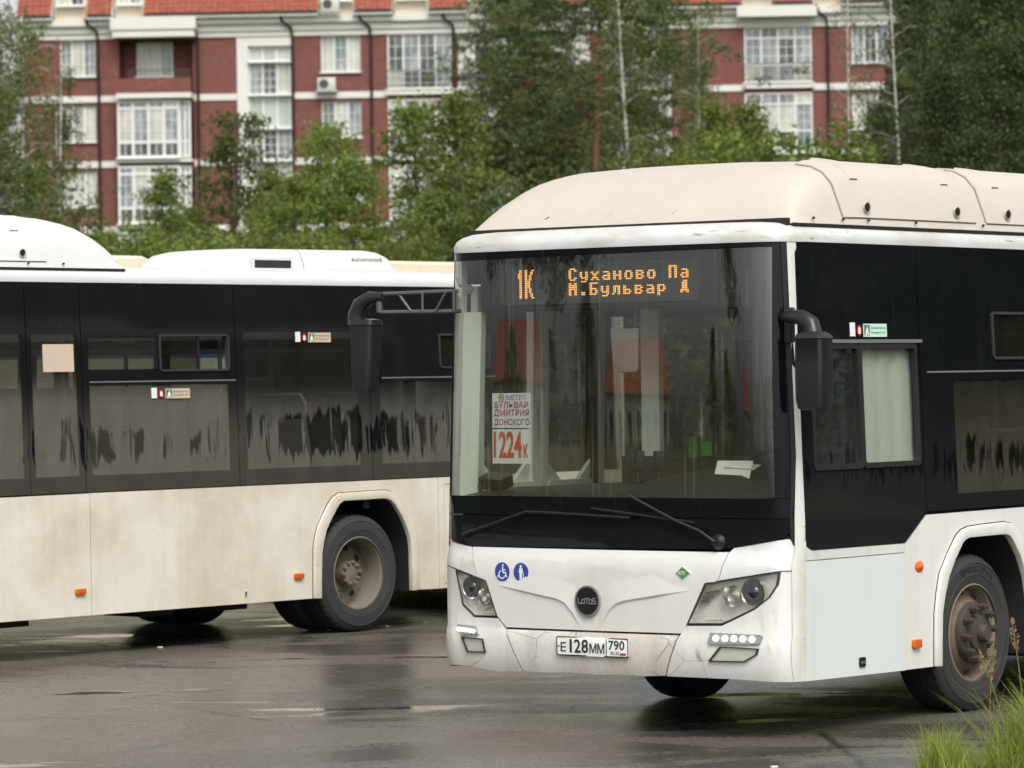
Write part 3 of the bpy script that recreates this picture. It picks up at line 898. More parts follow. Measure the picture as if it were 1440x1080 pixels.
        for cy, kind_ in ((1.970, 0), (1.825, 1)):
            s_ = fp(circle(cy, .917, .056, 28), 'access_sign', 'sign_blue', .003, -.003, hood)
            g = MB()
            def blob(pl): 
                p_ = panel([(cy - a * .056, .917 + b * .056) for a, b in pl], ff, .0015, off=-.0045); g.add(p_.v, p_.f)
            def seg(a, b, w_):
                d = Vector((b[0] - a[0], b[1] - a[1])).normalized(); nn = Vector((-d.y, d.x)) * w_ / 2
                blob([(a[0] + nn.x, a[1] + nn.y), (a[0] - nn.x, a[1] - nn.y), (b[0] - nn.x, b[1] - nn.y), (b[0] + nn.x, b[1] + nn.y)])
            if kind_ == 0:
                blob(circle(.12, .68, .12, 12)); seg((.1, .5), (.12, -.05), .17); seg((.1, .22), (.45, .22), .12); seg((.1, -.05), (.48, -.08), .17); seg((.45, -.08), (.62, -.55), .15)
                arc = [(-.02 + .42 * math.cos(a), -.28 + .42 * math.sin(a)) for a in [math.radians(t) for t in range(110, 355, 18)]]
                for a, b in zip(arc[:-1], arc[1:]): seg(a, b, .12)
                seg((-.5, -.35), (-.66, -.62), .1)
            else:
                blob(circle(0, .62, .15, 12)); blob([(-.2, .44), (.2, .44), (.27, -.05), (.16, -.08), (.15, -.74), (.02, -.74), (0, -.2), (-.03, -.74), (-.17, -.74), (-.17, -.08), (-.28, -.05)])
                seg((.33, -.02), (.36, -.74), .06)
            g.build('pictogram', 'print_white', s_, smooth=0)
        dm = fp([(.675, .979), (.724, .937), (.675, .895), (.618, .937)], 'fuel_sign', 'print_white', .003, -.003, hood)
        fp([(.675, .973), (.717, .937), (.675, .901), (.625, .937)], 'fuel_sign_face', 'sign_green', .002, -.005, dm)
        text('КПГ', .050, .021, ff, .700, .926, -.0075, True, .02).build('lettering', 'print_white', dm, recalc=False, smooth=0)
        # number plate
        pl = fp(rect(1.030, 1.543, .443, .554, .008), 'number_plate', 'print_white', .008, -.016)
        bd = ring(rect(1.030, 1.543, .443, .554, .008), rect(1.036, 1.537, .449, .548, .006), ff, .002, -.018)
        p_ = panel(rect(1.182, 1.187, .449, .548), ff, .001, off=-.0175); bd.add(p_.v, p_.f)
        p_ = panel(circle(1.527, .497, .006, 10), ff, .001, off=-.0175); bd.add(p_.v, p_.f)
        bd.build('plate_border', 'print_black', pl)
        t = text('Е', .040, .054, ff, 1.512, .466, -.0185, True, .008)
        for bdy, w_, y_, h_ in (('1', .016, 1.446, .078), ('2', .048, 1.414, .078), ('8', .048, 1.360, .078), ('М', .050, 1.303, .058), ('М', .050, 1.247, .058)):
            q = text(bdy, w_, h_, ff, y_, .462, -.0185, True, .012); t.add(q.v, q.f)
        t.build('plate_lettering', 'print_black', pl, recalc=False, smooth=0)
        t = text('790', .112, .054, ff, 1.168, .486, -.0185, True, .012)
        q = text('RUS', .058, .020, ff, 1.152, .457, -.0185, True); t.add(q.v, q.f)
        t.build('plate_region', 'print_black', pl, recalc=False, smooth=0)
        for z0, mt in ((.469, 'print_white'), (.462, 'sign_blue'), (.455, 'print_red')):
            fp(rect(1.048, 1.088, z0, z0 + .0065), 'plate_flag', mt, .001, -.018, pl)
        # ---- route board behind the glass
        m_ = lambda y, z, d: (.28 + d, y, z)
        bx = MB(); bx.box(.30, .42, .62, 2.30, 2.47, 2.78); db = bx.build('destination_display', 'black_matte', root)
        MB().box(.282, .2995, .728, 2.157, 2.497, 2.736).build('display_board', 'led_matrix', db)
        dots = MB(); pitch = .0101
        for c, r in led_dots():
            y, z = 2.157 - .012 - c * pitch, 2.699 - r * .0108
            dots.add([(.2800, y - .0032, z - .0034), (.2800, y + .0032, z - .0034), (.2800, y + .0032, z + .0034), (.2800, y - .0032, z + .0034)], [(0, 1, 2, 3)])
        dots.build('display_text', 'led_amber', db, recalc=False, smooth=0)
        MB().box(.36, .40, .25, 2.36, 2.455, 2.80).build('display_hood', 'interior_dark', root)
        # ---- paper route signs on the glass
        gp = lambda y, z, d: (fx(y, z) + .012 + d, y, z)
        r1 = panel(rect(1.780, 2.077, 1.766, 1.972), gp, .001, cu=[1.9]).build('route_sign', 'paper_white', root)
        text('МЕТРО', .155, .030, gp, 1.966, 1.931, -.0015, True, .0).build('lettering', 'print_blue', r1, recalc=False, smooth=0)
        t = text('БУЛЬВАР', .258, .038, gp, 2.058, 1.883, -.0015, True, .012)
        for bdy, z_, w_ in (('ДМИТРИЯ', 1.830, .272), ('ДОНСКОГО', 1.775, .276)):
            q = text(bdy, w_, .045, gp, 2.064, z_, -.0015, True, .012); t.add(q.v, q.f)
        q = ring(circle(2.004, 1.945, .023, 18), circle(2.004, 1.945, .018, 18), gp, .001, -.002); t.add(q.v, q.f)
        q = text('М', .024, .020, gp, 2.016, 1.935, -.0015, True, .02); t.add(q.v, q.f)
        t.build('lettering', 'print_crimson', r1, recalc=False, smooth=0)
        r2 = panel(rect(1.780, 2.077, 1.555, 1.758), gp, .001, cu=[1.9]).build('route_sign', 'paper_white', root)
        t = text('1224', .222, .158, gp, 2.068, 1.588, -.0015, True, .03)
        q = text('к', .036, .080, gp, 1.836, 1.590, -.0015, True, .03); t.add(q.v, q.f)
        t.build('lettering', 'print_orange', r2, recalc=False, smooth=0)
    # ---- cab and saloon inside
    fl_ = MB()
    for x0, x1, yy in ((.20, 1.58, .10), (1.58, 2.95, .82), (2.95, 7.54, .10), (7.54, 8.95, .82), (8.95, LEN - .1, .10)): fl_.box(x0, x1, yy, WID - yy, .36, .40)
    fl_.build('floor', 'interior_dark', root)
    MB().box(.40, LEN - .1, .14, WID - .14, 2.66, 2.70).build('ceiling', 'interior_light', root)
    MB().box(.42, 1.2, .30, 2.2, .305, .355).build('front_undertray', 'underbody', root)
    MB().box(1.25, LEN - .3, .75, 1.75, .26, .355).build('chassis', 'underbody', root)
    MB().box(LEN - .03, LEN, .0, WID, .33, 2.81).build('rear_panel', S['rear_side'], root, bevel=.02)
    MB().box(LEN + .001, LEN + .01, .3, WID - .3, 1.6, 2.5).build('rear_window', 'badge_black', root)
    for x in (XF, XR):
        a = MB(); a.tube([(x, .5, .478), (x, WID - .5, .478)], .07, 10); a.build('axle', 'underbody', root)
    for x, rear in ((XF, False), (XR, True)):
        wheel(root, x, .045, 1, rear)
        wheel(root, x, WID - .045 - (0 if rear else .19), -1, rear)
    for x in (3.3, 4.4, 5.9, 6.7):                         # tanks and brackets hanging under the floor
        MB().box(x, x + .35, .18, .60, .25, .36).build('underfloor_box', 'underbody', root)
    if S.get('interior', True):
        d = MB()
        prof_d = [(.10, 1.30), (.14, 1.362), (.30, 1.372), (.62, 1.395), (.72, 1.385), (.74, 1.1), (.40, .9), (.16, 1.0)]
        bump_ = [(y, max(0, math.exp(-((y - .72) / .42) ** 4)) * .115 + math.exp(-((y - 1.5) / .5) ** 2) * .035) for y in (2.36, 2.1, 1.8, 1.55, 1.35, 1.2, 1.05, .9, .7, .5, .32, .2)]
        d.loft([[(x + (fx(y, 1.2) - .05 if x < .2 else 0), y, z + (bb if x > .28 and z > 1.3 else 0)) for x, z in prof_d] for y, bb in bump_], cap0=True, cap1=True)
        db = d.build('dashboard', 'dash_grey', root, 50)
        w = MB(); c = Vector((.86, .62, 1.50)); ax = Vector((-.55, 0, .84)).normalized(); e1 = Vector((0, 1, 0)); e2 = ax.cross(e1)
        pts = [c + (e1 * math.cos(a) + e2 * math.sin(a)) * .235 for a in [2 * math.pi * i / 28 for i in range(29)]]
        w.tube(pts, .016, 7, False)
        for a in (0.2, math.pi - .2, -math.pi / 2): w.tube([c, c + (e1 * math.cos(a) + e2 * math.sin(a)) * .235], .012, 5)
        w.disc(c, ax, .06, .03, 14)
        w.build('steering_wheel', 'black_plastic', root)
        st = MB(); st.box(1.25, 1.72, .36, .86, .85, 1.0); st.box(1.62, 1.76, .36, .86, 1.0, 1.62); st.box(1.66, 1.76, .48, .74, 1.64, 1.86)
        st.build('driver_seat', 'seat_cloth', root, bevel=.03)
        MB().box(1.80, 1.83, .10, 1.02, .45, 1.45).build('cab_partition', 'interior_light', root)
        MB().box(1.80, 1.83, .10, 1.02, 1.455, 2.5).build('partition_glass', 'pane_dark', root)
        fpn = MB()
        fpn.box(1.78, 1.85, 1.025, 1.08, .40, 2.66); fpn.box(1.78, 1.85, .10, 1.02, 2.505, 2.57)
        fpn.build('partition_frame', 'interior_dark', root)
        # right front pillar, pale lining
        for ya, nm in ((WID - .19, 'pillar_lining'), ):
            q = MB(); q.loft([[(x + prof(z), WID - lean(z) - o, z) for x, o in ((.19, .055), (.33, .055), (.33, .12), (.27, .13))] for z in (.9, 1.4, 2.0, 2.46)], cap0=True, cap1=True)
            q.build(nm, 'interior_cream', root, 50)
        # clear cab screen and its pale post
        MB().box(1.08, 1.13, 1.56, 1.69, .40, 2.60).build('cab_post', 'interior_cream', root)
        # window-shade, curtain, visor
        sh = MB(); rows = []
        for z in (1.54, 1.58, 1.8, 2.0, 2.21):
            rows.append([(x, .046 + lean(z) + .0035 * math.sin(x * 37 + z) * (1 if z > 1.56 else .4), z) for x in [.905 + i * .0205 for i in range(34)]])
        sh.loft(rows, closed=False); sh.add([(v[0], v[1] + .006, v[2]) for v in sh.v], [f[::-1] for f in sh.f])
        sh.build('window_shade', 'shade_cloth', root, 60)
        cu2 = MB(); rows = []
        for i, z in enumerate((1.55, 1.8, 2.0, 2.12)):
            x1 = .885; x0 = .845 - .055 * (z - 1.55) / .6
            rows.append([(x0 + (x1 - x0) * t, .095 + lean(z) + .012 * math.sin(t * 12), z) for t in (0, .2, .4, .6, .8, 1)])
        cu2.loft(rows, closed=False); cu2.add([(v[0], v[1] + .005, v[2]) for v in cu2.v], [f[::-1] for f in cu2.f])
        cu2.build('curtain', 'shade_cloth', root, 60)
        vz = panel([(1.45, 2.345), (1.245, 2.345), (1.28, 2.10), (1.30, 2.085), (1.43, 2.085), (1.455, 2.11)], lambda y, z, dd: (.42 + dd + (2.345 - z) * .15, y, z), .02).build('sun_visor', 'seat_shell', root, bevel=.006)
        for y in (2.1, 1.0):
            pass
        # handrails and seats
        hr = MB()
        for y in (.62, 1.88):
            hr.tube([(2.4, y, 2.30), (10.8, y, 2.30)], .016, 6)
        hr.build('handrail', 'handrail', root)
        for x in (2.6, 4.2, 5.6, 7.3, 9.0):
            for y in (.70, 1.80):
                q = MB(); q.tube([(x, y, .42), (x, y, 2.66)], .017, 7); q.build('stanchion', 'handrail', root)
        sb = MB()
        for y0 in (.14, .60):
            sb.box(.0, .42, y0, y0 + .42, .86, .92)
            sb.loft([[(.40, y0, .90), (.40, y0 + .42, .90), (.46, y0 + .42, .90), (.46, y0, .90)], [(.47, y0, 1.25), (.47, y0 + .42, 1.25), (.51, y0 + .42, 1.25), (.51, y0, 1.25)], [(.50, y0 + .08, 1.48), (.50, y0 + .34, 1.48), (.54, y0 + .34, 1.48), (.54, y0 + .08, 1.48)]], cap0=True, cap1=True)
        seat = sb.build('seat', 'seat_shell', root, 40)
        lg = MB()
        for y0 in (.14, .60): lg.box(.1, .3, y0 + .1, y0 + .3, .41, .86)
        lg = lg.build('seat_base', 'seat_shell', seat)
        gh = MB(); gh.tube([(.50, .20, 1.40), (.52, .20, 1.60), (.52, .26, 1.68), (.52, .92, 1.68), (.52, .98, 1.60), (.50, .98, 1.40)], .013, 6)
        gh = gh.build('grab_handle', 'handrail', seat)
        first = True
        for y_off in (0., 1.38):
            for i in range(9):
                x = 2.95 + i * .86
                if y_off and 3 <= i <= 4: continue
                if first: o, first = seat, False
                else:
                    o = seat.copy(); COL.objects.link(o)
                    for part_ in ((gh,) if i in (5, 6) else (gh, lg)):
                        g2 = part_.copy(); COL.objects.link(g2); g2.parent = o
                o.location = (x, y_off, .26 if i in (5, 6) else 0)
        for x, w_ in ((5.35, .7), (6.2, .5), (7.0, .8), (7.95, .25), (9.2, .6)):
            q = MB(); rows = []
            for z in (2.28, 2.43):
                rows.append([(x + w_ * t / 10, WID - .16 - .012 * (t % 2), z) for t in range(11)])
            q.loft(rows, closed=False); q.add([(v[0], v[1] - .006, v[2]) for v in q.v], [f[::-1] for f in q.f])
            q.build('pelmet', 'curtain_blue', root, 0)
    # ---- mirrors
    mb = MB()
    for a, b, r in (((.16, 2.36, 2.588), (.09, 2.96, 2.580), .013), ((.16, 2.36, 2.466), (.09, 2.94, 2.470), .013), ((.15, 2.40, 2.588), (.15, 2.40, 2.466), .012),
                    ((.12, 2.52, 2.470), (.12, 2.44, 2.585), .008), ((.12, 2.62, 2.47), (.12, 2.62, 2.585), .008), ((.11, 2.70, 2.47), (.11, 2.80, 2.583), .008), ((.09, 2.93, 2.47), (.09, 2.93, 2.58), .02)):
        mb.tube([a, b], r, 7)
    br = mb.build('mirror_bracket', 'bracket_grey', root)
    q = MB(); q.tube([(.09, 2.90, 2.565), (.085, 3.00, 2.560), (.08, 3.07, 2.52), (.08, 3.10, 2.46), (.08, 3.10, 2.40)], [.026, .042, .050, .055, .060], 14); q.build('mirror_elbow', 'black_plastic', br, 60)
    q = MB()
    q.loft([[(.08 + a * sx, 3.03 + dy + b * sy, z) for a, b in rect(-1, 1, -1, 1, .35, 4)] for z, sx, sy, dy in ((2.432, .04, .06, .02), (2.425, .065, .088, .0), (2.395, .070, .092, .0), (2.39, .062, .084, .0), (2.20, .065, .080, .004), (2.03, .062, .068, .008), (1.99, .055, .058, .012), (1.985, .04, .045, .012))], cap0=True, cap1=True)
    mr = q.build('mirror', 'black_plastic', root, 50)
    q = MB(); q.box(.144, .148, 2.965, 3.095, 2.03, 2.37); q.build('mirror_glass', 'chrome', mr)
    q = MB(); q.tube([(.16, .06, 2.385), (.09, -.05, 2.385), (.06, -.12, 2.38), (.055, -.185, 2.345), (.055, -.20, 2.27)], [.028, .040, .045, .048, .055], 14)
    br = q.build('mirror_bracket', 'black_plastic', root, 60)
    q = MB(); q.box(.14, .20, .01, .05, 2.24, 2.44); q.build('mirror_foot', 'black_plastic', br, bevel=.008)
    q = MB()
    q.loft([[(.055 + a * sx, -.20 + b * sy, z) for a, b in rect(-1, 1, -1, 1, .3, 4)] for z, sx, sy in ((2.300, .05, .05), (2.285, .068, .078), (2.262, .078, .095), (2.255, .070, .088), (2.10, .072, .090), (1.92, .070, .088), (1.872, .062, .08), (1.862, .045, .06))], cap0=True, cap1=True)
    mr = q.build('mirror', 'black_plastic', root, 50)
    q = MB(); q.box(.1285, .132, -.275, -.125, 1.90, 2.24); q.build('mirror_glass', 'chrome', mr)
    # small round lamps behind the top of the windshield
    if pd:
        for y, z in ((.330, 2.655), (2.40, 2.60)):
            q = MB(); q.lathe([(.030, 0), (.03, -.012), (.022, -.018), (.001, -.02)], (.30, y, z), 20, axis='x'); q.build('clearance_lamp', 'seat_shell', root, 60)
    # ---- roof pod over the gas cylinders
    if S.get('pod'):
        pm_ = S['pod']
        def sec(x, h, ins=0.):
            k_ = h / .4
            s_ = [(1.165, 0), (1.15 - .03 * k_, .30 * h), (1.14 - .075 * k_, .66 * h), (1.13 - .13 * k_, .84 * h), (1.12 - .20 * k_, .94 * h), (1.10 - .30 * k_, .99 * h), (1.0 - .35 * k_, 1.005 * h), (.35, 1.03 * h), (0, 1.035 * h)]
            row = [(x, 1.25 - a, 2.918 + b) for a, b in s_] + [(x, 1.25 + a, 2.918 + b) for a, b in s_[::-1][1:]]
            return row
        stn = [(.295, .004), (.34, .06), (.42, .135), (.52, .215), (.64, .288), (.76, .340), (.88, .374), (1.0, .394), (1.12, .400), (2.0, .402), (3.0, .402), (4.0, .402), (4.9, .400), (5.10, .394), (5.24, .368), (5.36, .333), (5.48, .270), (5.58, .186), (5.65, .10), (5.695, .004)]
        m = MB(); m.loft([sec(x, h) for x, h in stn], closed=False)
        pod = m.build('roof_pod', pm_, root, 60)
        m = MB(); m.loft([[(x, 1.25 - s_ * 1.172, 2.919 + dz) for x in (.288, 1., 3., 5.64) for dz in ((-.012, .012) if True else ())] for s_ in (1,)], closed=False) if False else None
        q = MB()
        q.box(.262, .298, .10, 2.40, 2.905, 2.950); q.box(.30, 5.69, .079, .088, 2.905, 2.923); q.box(.30, 5.69, 2.412, 2.421, 2.905, 2.923)
        q.build('pod_seal', 'black_rubber', pod)
        def hx(x): return float(np.interp(x, [q_[0] for q_ in stn], [q_[1] for q_ in stn]))
        def hatch_rows(x0, x1, grow, lift):
            rows = []
            for x in (x0 - grow, x0 - grow + .03, x0 + .12, x0 + .25, (x0 + x1) / 2, x1 + grow - .03, x1 + grow):
                s9 = [Vector(p) for p in sec(x, hx(x))]
                a, b = s9[0], s9[1]
                base = a + (b - a) * (.40 - grow * 6)
                r_ = [base] + s9[1:6]
                outl = []
                for i, p in enumerate(r_):
                    t_ = (r_[min(i + 1, len(r_) - 1)] - r_[max(i - 1, 0)]).normalized()
                    nn = Vector((0, -t_.z, t_.y))
                    outl.append(p + nn * lift)
                rows.append(outl)
            return rows
        for x0, x1 in ((.866, 2.398), (2.530, 4.90)):
            g = MB(); g.loft(hatch_rows(x0, x1, .005, .0035), closed=False); g.build('hatch_seam', 'groove', pod, 60)
            hrows = hatch_rows(x0, x1, -.002, .011)
            g = MB(); g.loft(hrows, closed=False); 
            n_ = len(hrows[0]); in_ = hatch_rows(x0, x1, -.002, .0)
            loopo = [hrows[0][i] for i in range(n_)][::-1] + [hrows[i][0] for i in range(len(hrows))] + [hrows[-1][i] for i in range(n_)]
            loopi = [in_[0][i] for i in range(n_)][::-1] + [in_[i][0] for i in range(len(in_))] + [in_[-1][i] for i in range(n_)]
            g.loft([loopo, loopi], closed=False)
            ht = g.build('pod_hatch', pm_, pod, 40)
            for xl in (x0 + .245, x1 - .245):
                # thumb latch in a shallow cup
                c = Vector((xl, .094, 3.032))
                q = MB(); q.tube([c + Vector((.012, -.004, 0)), c + Vector((.012, -.008, 0))], [.036, .034], 18); q.build('latch_cup', pm_, ht)
                q = MB(); q.tube([c + Vector((0, -.006, .0)), c + Vector((0, -.013, 0))], .025, 18); q.build('latch', 'black_plastic', ht)
                q = MB(); rib = [Vector((xl - .02 + a, 0, 0)) for a in (0, .05)]
                tp = sec(xl, .402)
                r_ = [Vector(tp[i]) for i in (2, 3, 4, 5)]
                q.loft([[p + Vector((dx, -l_ * .6, l_)) for p in r_] for dx, l_ in ((-.045, .006), (-.04, .019), (.04, .019), (.045, .006))], closed=False)
                q.build('hinge_cover', pm_, ht)
        scr = MB()
        for x in (.52, .84, 1.12, 1.66, 2.46, 3.0, 3.7, 4.4, 4.71, 5.06):
            c = Vector(sec(x, .402)[0]); scr.tube([c + Vector((0, .003, .036)), c + Vector((0, -.008, .036))], .0085, 8)
        scr.build('screw', 'groove_dark', pod)
        scr = MB()
        for y in (1.86, 1.40, .94): 
            scr.tube([(.395, y, 2.998), (.375, y, 3.012)], .011, 8); scr.tube([(.37, y - .02, 3.0), (.372, y + .02, 3.006)], .005, 6)
        scr.build('tether_bolt', 'groove_dark', pod)
    # ---- air conditioner
    if S.get('ac'):
        am = S['ac']
        def asec(x, h, w_):
            s_ = [(w_, -.02), (w_ - .01, .30 * h), (w_ - .05, .80 * h), (w_ - .09, .94 * h), (w_ - .16, h), (.2, h * 1.03), (0, h * 1.04)]
            return [(x, .90 - a, 2.935 + b) for a, b in s_] + [(x, .90 + a, 2.935 + b) for a, b in s_[::-1][1:]]
        m = MB()
        m.loft([asec(x, h, w_) for x, h, w_ in ((7.02, .01, .50), (7.06, .06, .52), (7.12, .115, .54), (7.20, .155, .55), (7.32, .176, .55), (7.46, .182, .55), (7.9, .185, .55), (8.78, .188, .55), (8.88, .180, .55), (8.98, .147, .55), (9.04, .09, .55), (9.085, .0, .55))], closed=False)
        ac = m.build('air_conditioner', am, root, 40)
        for x0, x1, z0, z1 in ((7.345, 7.765, 2.958, 3.022),):
            MB().box(x0, x1, 1.25 - .906 - (.004 if x0 > 7 else -.02), 1.25 - .87, z0, z1).build('vent_opening', 'black_matte', ac)
            fm2 = lambda u, v, d: (u, 1.25 - .912 + d + (0 if x0 > 7 else .026), v)
            ring(rect(x0 - .03, x1 + .03, z0 - .02, z1 + .02, .01), rect(x0, x1, z0, z1, .006), fm2, .02, -.002).build('vent_frame', am, ac)
        MB().box(7.03, 9.12, .335, .345, 2.92, 2.955).build('base_trim', am, ac)
        g = MB(); g.loft([[(x + .0, p[1], p[2] + .002) for p in asec(x, .1855, .5515)] for x in (7.925, 7.933)], closed=False); g.build('cover_seam', 'groove', ac)
        if S.get('ac_text'):
            text('autoholod', .37, .036, lambda u, v, d: (u, .36 + d - .004 + (v - 2.99) * .54, v), 8.52, 3.028, -.004, False, .012, .15, 1.15).build('lettering', 'groove_dark', ac, recalc=False, smooth=0)
    # ---- emergency stickers
    for x, z, xs in S.get('stickers', ()):
        fs = lambda u, v, d: f_left(u, v, d - .0075)
        panel(rect(x - .104, x - .046, z - .035, z + .045), fs, .001).build('notice_sticker', 'paper_white', root)
        panel(circle(x, z, .032, 18), fs, .001).build('warning_sticker', 'red_lens', root)
        panel([(x - .014, z - .02), (x + .014, z - .02), (x + .012, z + .01), (x, z + .022), (x - .012, z + .01)], fs, .001, off=-.001).build('warning_mark', 'print_white', root)
        e = panel(rect(x + .043, x + .305, z - .038, z + .038), fs, .001).build('exit_sign', xs, root)
        panel(rect(x + .053, x + .112, z - .031, z + .031), fs, .0005, off=-.001).build('exit_pictogram', 'exit_green', e)
        q = MB()
        for pl in ([(x + .062, z - .031), (x + .078, z - .031), (x + .085, z - .008), (x + .094, z - .03), (x + .104, z - .03), (x + .094, z + .004), (x + .09, z + .014), (x + .072, z + .010)], circle(x + .084, z + .021, .006, 8)):
            p_ = panel(pl, fs, .0005, off=-.002); q.add(p_.v, p_.f)
        q.build('exit_figure', 'print_white', e, smooth=0)
        t = text('Запасной выход', .165, .017, fs, x + .124, z + .006, -.0015)
        q = text('Emergency exit', .150, .017, fs, x + .131, z - .022, -.0015); t.add(q.v, q.f)
        t.build('lettering', 'exit_green' if xs == 'exit_mint' else 'print_black', e, recalc=False, smooth=0)
    if S.get('paper'):
        panel(rect(4.79, 5.10, 2.143, 2.350), lambda u, v, d: f_left(u, v, d - .007), .001).build('paper_notice', 'paper_beige', root)
    return root
# ------------------------------------------------------------------ ground
def ground_materials():
    k = NT('asphalt_wet')
    x, y, z = k.sep()
    big = k.noise((.16, .22, 1), 4, .6)
    patch = k.noise((.55, 1.1, 1), 6, .62, .6)
    fine = k.noise((26, 26, 26), 4, .7)
    grit = k.noise((150, 150, 150), 2, .6)
    wet = k.ramp(patch, .44, .60)
    pud = k.ramp(k.noise((.34, .9, 1), 5, .6, .3), .60, .645)
    c = k.mixc(k.ramp(fine, .25, .75), (.078, .069, .060), (.150, .134, .116))
    c = k.mixc(k.ramp(big, .35, .65), c, k.mixc(k.ramp(fine, .3, .7), (.098, .086, .073), (.165, .145, .122)))
    c = k.mixc(k.mul(wet, .6), c, (.040, .036, .032))
    med = k.noise((9, 9, 9), 5, .75)
    c = k.mixc(k.mul(k.ramp(med, .55, .68), .55), c, (.19, .165, .14))
    c = k.mixc(k.mul(k.ramp(med, .45, .30), .55), c, (.035, .032, .029))
    c = k.mixc(k.mul(k.ramp(grit, .62, .72), .5), c, (.30, .27, .24))
    # a few sealed cracks and tyre-dragged mud
    crk = k.mul(k.ramp(k.vor((.22, .35, 1)), .0, .009, 1., 0.), k.ramp(k.noise((.4, .4, 1), 3), .42, .55))
    c = k.mixc(k.mul(crk, .8), c, (.010, .010, .010))
    mud = k.ramp(k.noise((.28, 1.9, 1), 6, .68, .8), .54, .68)
    c = k.mixc(k.mul(mud, .30), c, (.13, .105, .078))
    r = k.math('SUBTRACT', k.ramp(fine, .2, .8, .23, .42), k.mul(wet, .15))
    r = k.math('MAXIMUM', k.math('SUBTRACT', r, k.mul(pud, .45)), .03)
    h = k.math('ADD', k.mul(fine, .5), k.mul(grit, .35))
    h = k.mul(h, k.math('SUBTRACT', 1., k.mul(pud, .96)))
    nm = k.bump(h, .42, .006)
    MAT['asphalt_wet'] = k.done(k.pbr(c, r, 0, nm, .5))
    k = NT('field_grass')
    c = k.mixc(k.ramp(k.noise((.5, .5, .5), 6, .65), .3, .7), (.030, .055, .012), (.075, .095, .028))
    c = k.mixc(k.ramp(k.noise((.12, .12, 1), 4), .5, .7), c, (.12, .11, .05))
    MAT['field_grass'] = k.done(k.pbr(c, .9, 0, k.bump(k.noise((8, 8, 8), 5), .8, .1), .2))
    def blade(name, a, b, tr):
        k = NT(name)
        g = k.n('ShaderNodeNewGeometry')
        c = k.mixc(g.outputs['Random Per Island'], a, b)
        d = k.pbr(c, .55, 0, None, .25)
        t = k.n('ShaderNodeBsdfTranslucent'); k.put(t.inputs[0], c)
        MAT[name] = k.done(k.mixs(tr, d, t.outputs[0]))
    blade('grass_blade', (.20, .28, .035), (.38, .42, .10), .45)
    blade('grass_dark', (.06, .11, .02), (.14, .18, .045), .4)
    blade('grass_dry', (.27, .19, .095), (.42, .31, .17), .25)
    blade('tall_dry', (.20, .16, .06), (.34, .27, .12), .3)
    def leafm(name, a, b, cc, tr=.38):
        k = NT(name)
        g = k.n('ShaderNodeNewGeometry')
        oi = k.n('ShaderNodeObjectInfo')
        c = k.mixc(g.outputs['Random Per Island'], a, b)
        c = k.mixc(k.mul(k.ramp(k.noise((.55, .55, .55), 3), .52, .74), .75), c, cc)
        hv = k.n('ShaderNodeHueSaturation')
        k.put(hv.inputs['Hue'], k.ramp(oi.outputs['Random'], 0, 1, .487, .512))
        k.put(hv.inputs['Value'], k.ramp(oi.outputs['Random'], 0, 1, .82, 1.15))
        k.put(hv.inputs['Color'], c)
        d = k.pbr(hv.outputs[0], .5, 0, None, .3)
        t = k.n('ShaderNodeBsdfTranslucent'); k.put(t.inputs[0], hv.outputs[0])
        MAT[name] = k.done(k.mixs(tr, d, t.outputs[0]))
    leafm('leaf_birch', (.085, .115, .032), (.185, .205, .070), (.21, .19, .065))
    leafm('leaf_young', (.095, .145, .024), (.215, .265, .055), (.26, .245, .055))
    leafm('leaf_green', (.065, .108, .024), (.150, .195, .050), (.18, .18, .05))
    leafm('leaf_dark', (.034, .062, .020), (.088, .124, .038), (.11, .115, .036), .3)
    leafm('leaf_pine', (.050, .082, .024), (.115, .150, .046), (.14, .145, .045), .2)
    k = NT('bark_birch')
    n1 = k.ramp(k.noise((3, 3, 16), 4, .6), .55, .66)
    MAT['bark_birch'] = k.done(k.pbr(k.mixc(n1, (.52, .50, .45), (.05, .045, .04)), .8))
    simple('bark_grey', (.10, .085, .07), .9, var=.4, sc=(5, 5, 1.5))
    k = NT('bark_pine')
    MAT['bark_pine'] = k.done(k.pbr(k.mixc(k.ramp(k.noise((6, 6, 1.4), 4), .4, .65), (.26, .13, .065), (.12, .065, .04)), .9))
ground_materials()

def sheet(poly, z):
    m = MB(); m.add([(x, y, z) for x, y in poly], [tuple(range(len(poly)))]); return m
kind(sheet([(-1500, -1500), (1500, -1500), (1500, 1500), (-1500, 1500)], -.02).build('field', 'field_grass', None, 0), 'structure')
rnd = random.Random(5)
edge = [(-60, 62), (-34, 52), (-20, 45.5), (-12, 41.0), (-7, 38.0), (-4, 36.4), (-2.2, 35.2), (-.9, 33.6), (.2, 33.0), (2, 33.3), (5, 34.6), (10, 37.5), (20, 42), (40, 52), (70, 66)]
ed2 = []
for (a, b) in zip(edge[:-1], edge[1:]):
    for i in range(6):
        t = i / 6
        ed2.append((a[0] + (b[0] - a[0]) * t, a[1] + (b[1] - a[1]) * t + rnd.uniform(-.18, .18)))
right_edge = [(70, 60), (30, 34), (14, 25.5), (7.5, 21.6), (4.6, 19.9), (3.2, 18.95), (2.55, 18.4), (2.35, 17.9), (2.3, 17.2), (2.2, 15), (2.0, 10), (2, -12)]
asph = ed2 + right_edge + [(-40, -12), (-34, 18), (-44, 34)]
kind(panel(asph, lambda u, v, d: (u, v, d), 0).build('asphalt', 'asphalt_wet', None, 0), 'structure')

